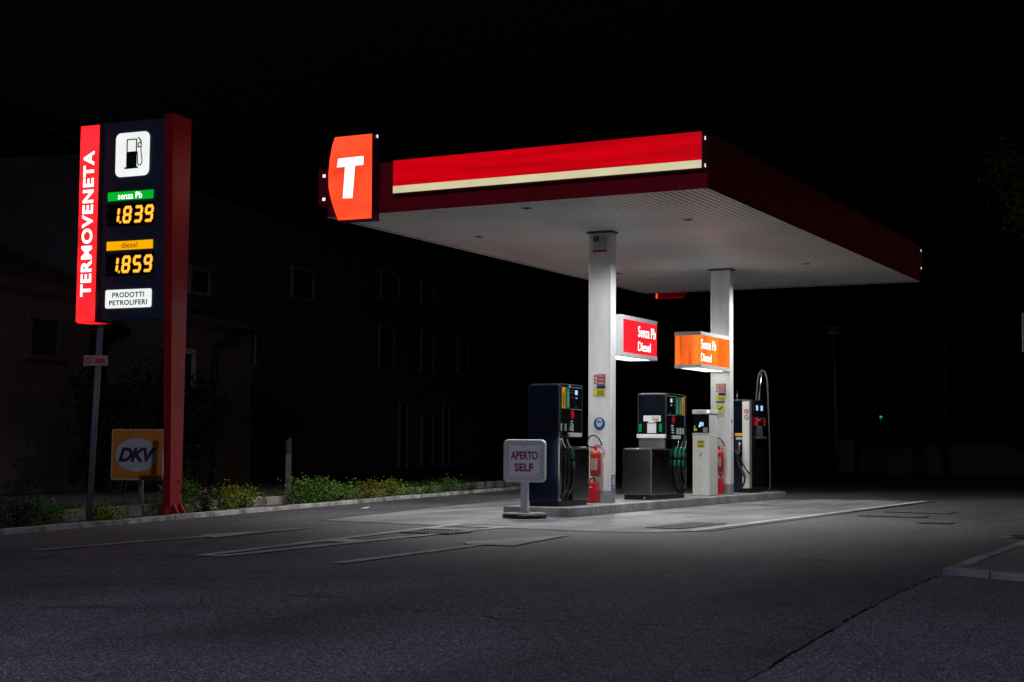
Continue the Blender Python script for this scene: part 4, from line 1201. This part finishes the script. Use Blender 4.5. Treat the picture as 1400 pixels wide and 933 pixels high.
b = B(); b.lathe([(0.34, 0), (0.34, 0.012), (0.30, 0.02)], (4.42, -0.45, 0.002), 24); b.out('manhole_cover', 'iron', label='round dark manhole cover at the right edge of the picture', cat='manhole cover')
b = B()
b.prism([(-0.07, -0.04), (0.06, -0.05), (0.08, 0.03), (0.0, 0.06), (-0.06, 0.03)], (-6.86, 1.81, 0.02), (1, 0.2, 0.1), (-0.2, 1, 0.25), 0.004)
b.out('paper_scrap', 'white_sheet', label='white scrap of paper lying on the asphalt near the rose bed', cat='litter')

# ------------------------------------------------------------------ rose bed
def shrub(px, py, w, h, n, label, mat='leaf', flowers=(), seed=1, size=0.05):
    rg = random.Random(seed)
    w, h, n = w * 0.95, h * 1.15, int(n * 1.35)
    t = thing('shrub', label, 'shrub', (px, py, 0.04), group='shrubs in the rose bed')
    st_, lf = B(), B()
    ns = max(5, int(w * 16))
    per = n // ns
    tips = []
    for i in range(ns):
        a = rg.uniform(0, 2 * PI)
        rr = w * 0.5 * math.sqrt(rg.random())
        hh = h * rg.uniform(0.55, 1.0) * (1 - 0.35 * rr / (w * 0.5 + 1e-6))
        p0 = Vector((px + math.cos(a) * rr * 0.35, py + math.sin(a) * rr * 0.35, 0.04))
        p1 = Vector((px + math.cos(a) * rr * 0.8, py + math.sin(a) * rr * 0.8, 0.04 + hh * 0.55))
        p2 = Vector((px + math.cos(a) * rr * 1.05 + rg.gauss(0, 0.03), py + math.sin(a) * rr * 1.05 + rg.gauss(0, 0.03), 0.04 + hh))
        st_.tube([p0, p1, p2], 0.006, 5, 4, 0.002)
        tips.append(p2)
        for k in range(per):
            s = rg.random() ** 0.7
            q = p0.lerp(p1, s * 2) if s < 0.5 else p1.lerp(p2, s * 2 - 1)
            sp = 0.035 + 0.09 * (1 - abs(s - 0.6))
            q = q + Vector((rg.gauss(0, sp), rg.gauss(0, sp), rg.gauss(0, sp * 0.6)))
            if q.z < 0.05:
                q.z = 0.05 + rg.random() * 0.05
            lf.leaf(q, size * rg.uniform(0.55, 1.35), rg)
    st_.out('stems', 'bark', t)
    lf.out('foliage', mat, t)
    for fm, fx, fy, fz, fr in flowers:
        b = B()
        for k in range(14):
            d = Vector((rg.gauss(0, 1), rg.gauss(0, 1), rg.gauss(0, 0.7))).normalized()
            b.leaf(Vector((px + fx, py + fy, fz)) + d * fr * 0.25, fr * 1.1, rg, 0.95)
        b.out('flower', fm, t)
    return t
def bed(y, off):
    return KX(y) - off, y
S = [(-7.1, .35, .48, .40, 420, 'dark low shrub with a crimson rose at the left picture edge', 'leaf_dark', [('crimson', .16, -.02, .16, .07)]),
     (-6.3, .32, .52, .44, 520, 'dark green shrub second from the left picture edge', 'leaf_dark', []),
     (-5.6, .34, .44, .36, 420, 'low green shrub beside the foot of the thin grey pole', 'leaf', [('pink', .0, .0, .36, .03)]),
     (-4.5, .36, .52, .20, 380, 'flat yellowish plant between the thin pole and the red column', 'leaf_yellow', []),
     (-2.35, .36, .50, .60, 800, 'tall dark green rose bush right beside the red totem column', 'leaf', []),
     (-1.55, .40, .36, .36, 320, 'small dark bush right of the tall rose bush', 'leaf_dark', [('pink', .05, .0, .36, .03)]),
     (-0.95, .32, .36, .44, 420, 'yellow-green bush with a bright yellow top in the middle of the left bed', 'leaf_yellow', []),
     (-0.2, .34, .56, .40, 520, 'spreading yellow-green bush with one white flower', 'leaf_yellow', [('white_petal', .27, .02, .22, .035)]),
     (2.0, .38, .66, .50, 950, 'large green rose bush with dead orange blooms on the left bed', 'leaf', [('pink', .1, -.1, .40, .035)]),
     (2.85, .40, .60, .46, 750, 'green rose bush with one red rose on its right', 'leaf', [('crimson', .12, -.05, .46, .05), ('pink', .26, -.02, .40, .03)]),
     (3.7, .34, .62, .36, 700, 'bushy green shrub with a pink rose on its left', 'leaf', [('pink', -.12, -.18, .19, .08), ('white_petal', .24, -.05, .32, .03)]),
     (5.15, .34, .52, .40, 560, 'round yellow-green shrub with a pale pink bloom at its foot', 'leaf_yellow', [('pink', .02, -.15, .15, .05)]),
     (6.3, .36, .42, .32, 380, 'small light green shrub growing up to the wall top', 'leaf_yellow', []),
     (7.3, .40, .34, .28, 240, 'thin sprig of leaves rising over the wall top', 'leaf', []),
     (8.6, .34, .40, .20, 220, 'low sprawling weed before the bare stretch of wall', 'leaf', []),
     (10.1, .34, .46, .32, 360, 'pointed green shrub nearest to the standing sign', 'leaf', []),
     (11.4, .36, .30, .16, 160, 'tiny weed at the far end of the bed', 'leaf_dark', [])]
for k, (y, off, w, h, n, lab, mt_, fl) in enumerate(S):
    x, y = bed(y, off)
    shrub(x, y, w, h, n, lab, mt_, fl, seed=40 + k)

# ------------------------------------------------------------------ dark houses on the left
def house(x0, s0, s1, depth, ztop, mat, label, windows, name='house', ridge=1.6, roof_over=0.4, mono=False, frame='frame_stone'):
    """front wall stands on the line x = x0 - 0.2 y, from s0 to s1 along it, and looks towards +x"""
    ang = math.atan2(1.0, -0.2)
    t = thing(name, label, 'house', (x0, 0, 0), ang)           # local +x runs along the front, local +y points away from the road
    b = B(); b.box(s0, s1, 0.0, depth, 0, ztop); w = b.out('walls', mat, t, local=True)
    b = B()
    if mono:
        q = [(s0 - 0.3, -roof_over, ztop - 0.05), (s1 + 0.3, -roof_over, ztop - 0.05), (s1 + 0.3, depth, ztop + ridge), (s0 - 0.3, depth, ztop + ridge)]
        tapered(b, q, [(x_, y_, z_ + 0.14) for x_, y_, z_ in q])
    else:
        for ya, yb in ((-roof_over, depth / 2), (depth + roof_over, depth / 2)):
            q = [(s0 - 0.4, ya, ztop + 0.0), (s1 + 0.4, ya, ztop + 0.0), (s1 + 0.4, yb, ztop + ridge), (s0 - 0.4, yb, ztop + ridge)]
            tapered(b, q, [(x_, y_, z_ + 0.15) for x_, y_, z_ in q])
    bmesh.ops.recalc_face_normals(b.bm, faces=b.bm.faces)
    b.out('roof', 'roof_tile', t, local=True)
    for a, c, z0, z1, kind in windows:
        b = B(); b.box(a, c, -0.03, -0.002, z0, z1); o = b.out('door' if kind == 'door' else 'window', 'shutter', t, local=True)
        b = B()
        f = 0.14
        b.box(a - f, a - 0.004, -0.09, -0.003, z0 - 0.02, z1 + f); b.box(c + 0.004, c + f, -0.09, -0.003, z0 - 0.02, z1 + f); b.box(a, c, -0.09, -0.004, z1 + 0.004, z1 + f)
        if kind != 'door':
            b.box(a - f - 0.05, c + f + 0.05, -0.14, -0.003, z0 - 0.12, z0 - 0.024)
        b.out('frame', frame, o, local=True)
        if kind == 'bars':
            b = B()
            for k in range(5):
                xx = a + (c - a) * (k + 0.5) / 5
                b.cyl((xx, -0.05, z0), (xx, -0.05, z1), 0.012, n=6)
            b.out('grille', 'iron', o, local=True)
    return t
# local +x runs along (-0.2, 1); local +y would then be (-1, -0.2), away from the road
house(-16, -9.0, 6.2, 7, 4.35, 'plaster', 'low brownish house with one barred window at the left picture edge', [(3.85, 4.85, 3.0, 3.75, 'bars'), (-1.5, 0.2, 0.1, 2.2, 'door')], frame='frame_dull')
hb = house(-16, 9.6, 14.55, 5, 4.3, 'plaster', 'brown lean-to with a black downpipe left of the long grey house', [(10.2, 11.0, 2.4, 3.4, 'win')], name='lean_to_house', ridge=1.3, mono=True)
b = B(); b.tube([(14.0, -0.38, 4.22), (13.3, -0.36, 4.12), (12.45, -0.12, 3.75), (12.2, -0.09, 3.55), (12.2, -0.09, 1.5), (12.2, -0.09, 0.05)], 0.05, 8, 6); b.out('downpipe', 'iron', hb, local=True)
house(-22, 14.0, 54.0, 9, 9.75, 'plaster_grey', 'long grey two-storey farmhouse with pale window frames behind the canopy',
      [(24.1, 25.5, 4.05, 5.4, 'win'), (38.2, 39.9, 4.65, 6.45, 'win'), (43.8, 45.4, 4.75, 6.6, 'win'), (49.4, 51.1, 5.0, 6.75, 'win'),
       (28.8, 30.7, 6.95, 7.95, 'win'), (38.3, 40.4, 7.85, 8.9, 'win'), (43.7, 45.4, 8.0, 9.0, 'win'), (20.6, 21.8, 6.3, 7.0, 'win'),
       (40.9, 41.8, 0.05, 3.0, 'door'), (44.0, 45.4, 0.05, 2.5, 'door'), (47.2, 47.9, 0.05, 3.1, 'door')], name='farmhouse', ridge=2.2)

# ------------------------------------------------------------------ trees and bushes
def crown(b, rg, centre, R, n, size, clumps):
    cs = []
    for _ in range(clumps):
        d = Vector((rg.gauss(0, 1), rg.gauss(0, 1), rg.gauss(0, 0.8)))
        d = d.normalized() * rg.uniform(0.35, 1.0)
        cs.append((Vector(centre) + Vector((d.x * R[0], d.y * R[1], d.z * R[2])), rg.uniform(0.18, 0.42)))
    for _ in range(n):
        c, k = rg.choice(cs)
        p = c + Vector((rg.gauss(0, 1) * R[0], rg.gauss(0, 1) * R[1], rg.gauss(0, 1) * R[2])) * k * 0.5
        b.leaf(p, size * rg.uniform(0.6, 1.4), rg)
    return cs
def tree(x, y, h, R, n, size, label, seed, trunk_r=0.16, mat='leaf_dark', group=None):
    rg = random.Random(seed)
    t = thing('tree', label, 'tree', (x, y, 0), group=group)
    b = B()
    cs = crown(b, rg, (x, y, h), R, n, size, 46)
    b.out('crown', mat, t)
    b = B()
    b.tube([(x, y, -0.05), (x + 0.08, y, h * 0.35), (x - 0.05, y + 0.1, h * 0.7), (x, y, h)], trunk_r, 10, 6, trunk_r * 0.4)
    for c, k in cs[::4]:
        z0 = h * rg.uniform(0.45, 0.75)
        b.tube([(x, y, z0), (x + (c.x - x) * 0.5, y + (c.y - y) * 0.5, z0 + (c.z - z0) * 0.6), c], trunk_r * 0.35, 6, 4, 0.015)
    b.out('trunk', 'bark', t)
tree(2.2, 25.0, 7.9, (2.9, 2.6, 2.5), 9000, 0.16, 'leafy tree reaching into the right picture edge', 7, 0.2, mat='leaf')
G = 'dark trees behind the boundary wall'
for k, (x, y, h, R, lab) in enumerate([(-9.4, 54, 4.6, (2.6, 2.4, 2.6), 'dark tree behind the wall, next to the far lamp post'),
                                       (-5.5, 51, 5.2, (2.6, 2.4, 3.0), 'dark tree behind the middle of the boundary wall'),
                                       (-0.5, 49, 5.2, (2.8, 2.4, 2.9), 'dark tree behind the right end of the boundary wall')]):
    tree(x, y, h, R, 2600, 0.32, lab, 80 + k, 0.18, group=G)
def bush(x, y, h, R, n, label, seed):
    rg = random.Random(seed)
    t = thing('bush', label, 'bush', (x, y, 0), group='dark bushes before the houses')
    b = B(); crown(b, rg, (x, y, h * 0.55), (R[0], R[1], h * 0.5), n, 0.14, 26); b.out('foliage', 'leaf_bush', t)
    b = B()
    for k in range(5):
        b.tube([(x + rg.gauss(0, .1), y + rg.gauss(0, .1), -0.02), (x + rg.gauss(0, .4), y + rg.gauss(0, .4), h * 0.6)], 0.03, 6, 3, 0.01)
    b.out('stems', 'bark', t)
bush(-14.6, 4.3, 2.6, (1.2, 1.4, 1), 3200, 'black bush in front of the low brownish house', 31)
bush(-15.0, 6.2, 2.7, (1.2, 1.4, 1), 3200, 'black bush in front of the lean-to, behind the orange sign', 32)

# ------------------------------------------------------------------ the dark right-hand background
p, q = Vector((-10.3, 47.2, 0)), Vector((4.0, 42.5, 0))
d = (q - p); a = math.atan2(d.y, d.x)
t = thing('boundary_wall', 'long dim plastered boundary wall across the dark right background', 'wall', p, a)
b = B()
n = 9; L = d.length / n
for i in range(n):
    b.box(L * i + 0.004, L * (i + 1) - 0.004, 0, 0.22, 0, 1.36)
b.out('wall', 'boundary', t, local=True)
b = B(); b.box(-0.05, d.length + 0.05, -0.05, 0.27, 1.362, 1.43, 0.01); b.out('coping', 'kerb_grey', t, local=True)
rg = random.Random(9)
t = thing('ivy', 'dark ivy hanging over the top of the boundary wall', 'ivy', p, a)
b = B()
for i in range(3600):
    s = rg.uniform(0.2, d.length)
    dens = 0.5 + 0.5 * math.sin(s * 1.3) * math.sin(s * 0.47 + 1)
    if rg.random() > dens * 0.8 + 0.05:
        continue
    drop = abs(rg.gauss(0, 0.22)) * (0.4 + dens)
    b.leaf(Vector((s, -0.07 - rg.random() * 0.12 if drop > 0.1 else rg.uniform(-0.15, 0.4), 1.5 - drop + rg.random() * 0.15)), 0.11, rg)
b.out('ivy_leaves', 'leaf_dark', t, local=True)
t = thing('lamp_post', 'thin unlit lamp post with a flat head in the dark background', 'lamp post', (-12.78, 52.35, 0))
b = B(); b.cyl((-12.78, 52.35, 0), (-12.86, 52.35, 6.6), 0.09, 0.06, 12); b.out('pole', 'galv', t)
b = B(); b.box(-13.15, -12.57, 52.2, 52.5, 6.62, 6.84, 0.03); b.box(-13.15, -12.57, 52.25, 52.45, 6.9, 7.02, 0.02); b.cyl((-12.86, 52.35, 6.6), (-12.86, 52.35, 6.95), 0.05, n=8); b.out('lamp_head', 'galv', t)
t = thing('utility_cabinet', 'pale grey utility cabinet standing beside the far lamp post', 'cabinet', (-10.62, 46.27, 0))
b = B(); b.box(-10.92, -10.36, 46.1, 46.5, 0.06, 1.42, 0.02); cb = b.out('cabinet_body', 'cabinet', t)
b = B(); b.box(-10.94, -10.34, 46.08, 46.52, 1.422, 1.47, 0.01); b.out('lid', 'cabinet', t)
b = B(); b.box(-10.90, -10.38, 46.12, 46.48, 0, 0.06); b.out('plinth', 'kerb_grey', t)
b = B(); b.box(-10.66, -10.64, 46.092, 46.099, 0.15, 1.36); b.out('door_gap', 'dark_grey', cb)
t = thing('utility_pole', 'dark utility pole with a crossbar rising behind the canopy corner', 'pole', (-6.05, 45.0, 0))
b = B(); b.cyl((-6.05, 45, 0), (-6.05, 45, 10.3), 0.14, 0.09, 10); b.out('pole', 'bark', t)
b = B(); b.box(-7.0, -5.1, 44.95, 45.05, 9.3, 9.42); b.out('crossbar', 'bark', t)
t = thing('signal_light', 'tiny green light glinting among the dark trees', 'light', (-8.6, 44.75, 0))
b = B(); b.cyl((-8.75, 44.9, 0), (-8.75, 44.9, 2.35), 0.03, n=8); b.out('post', 'dark_grey', t)
b = B(); b.box(-8.86, -8.64, 44.85, 44.98, 2.28, 2.62, 0.02); b.out('housing', 'black', t)
b = B()
for x, z, s in ((-8.77, 2.50, .022), (-8.72, 2.46, .03), (-8.79, 2.45, .014), (-8.76, 2.36, .012)):
    b.cyl((x, 44.85, z), (x, 44.838, z), s, n=10)
b.out('lens', 'lit_green_led', t)
t = thing('side_sign', 'pale panel on a post cut off by the right picture edge', 'sign', (3.35, 10.0, 0), math.radians(20))
b = B(); b.cyl((0.35, 0.06, 0), (0.35, 0.06, 3.6), 0.045, n=12); b.out('post', 'galv', t, local=True)
b = B(); b.box(-0.70, 0.75, -0.02, 0.02, 2.94, 3.68, 0.006); b.out('panel', 'cabinet', t, local=True)

# ------------------------------------------------------------------ street lamp on the road and an added fill lamp, both out of the picture
def street_lamp(pos, watts, colour, label, tilt, cone, blend):
    lx, ly, lz = pos
    t = thing('street_lamp', label, 'street lamp', (lx - 1.6, ly, 0), group='street lamps along the road')
    b = B(); b.tube([(lx - 1.6, ly, 0), (lx - 1.6, ly, lz * 0.6), (lx - 1.55, ly, lz * 0.95), (lx - 1.0, ly, lz + 0.22), (lx - 0.3, ly, lz + 0.2)], 0.08, 12, 8, 0.04); b.out('pole', 'galv', t)
    b = B(); b.box(lx - 0.35, lx + 0.35, ly - 0.15, ly + 0.15, lz + 0.06, lz + 0.22, 0.03); hd_ = b.out('lamp_head', 'galv', t)
    b = B(); b.box(lx - 0.28, lx + 0.28, ly - 0.11, ly + 0.11, lz + 0.04, lz + 0.058); b.out('lens', 'lit_lamp', hd_)
    ld = bpy.data.lights.new('street_lamp_light', 'SPOT')
    ld.energy = watts
    ld.color = colour
    ld.spot_size = math.radians(cone)
    ld.spot_blend = blend
    ld.shadow_soft_size = 0.12
    lo = bpy.data.objects.new('lamp_light', ld)
    C.objects.link(lo)
    lo.parent = t
    lo.location = (1.6, 0, lz)
    lo.rotation_euler = (math.radians(tilt), 0, 0)
street_lamp(LAMP_POS, LAMP_WATTS, LAMP_COLOUR, 'tall street lamp on the road in front of the station, out of the picture', 14, 172, 0.25)
street_lamp(FILL_LAMP_POS, FILL_LAMP_WATTS, (1.0, 0.90, 0.84), 'added fill lamp far to the right behind the station, out of the picture', 0, 176, 0.1)
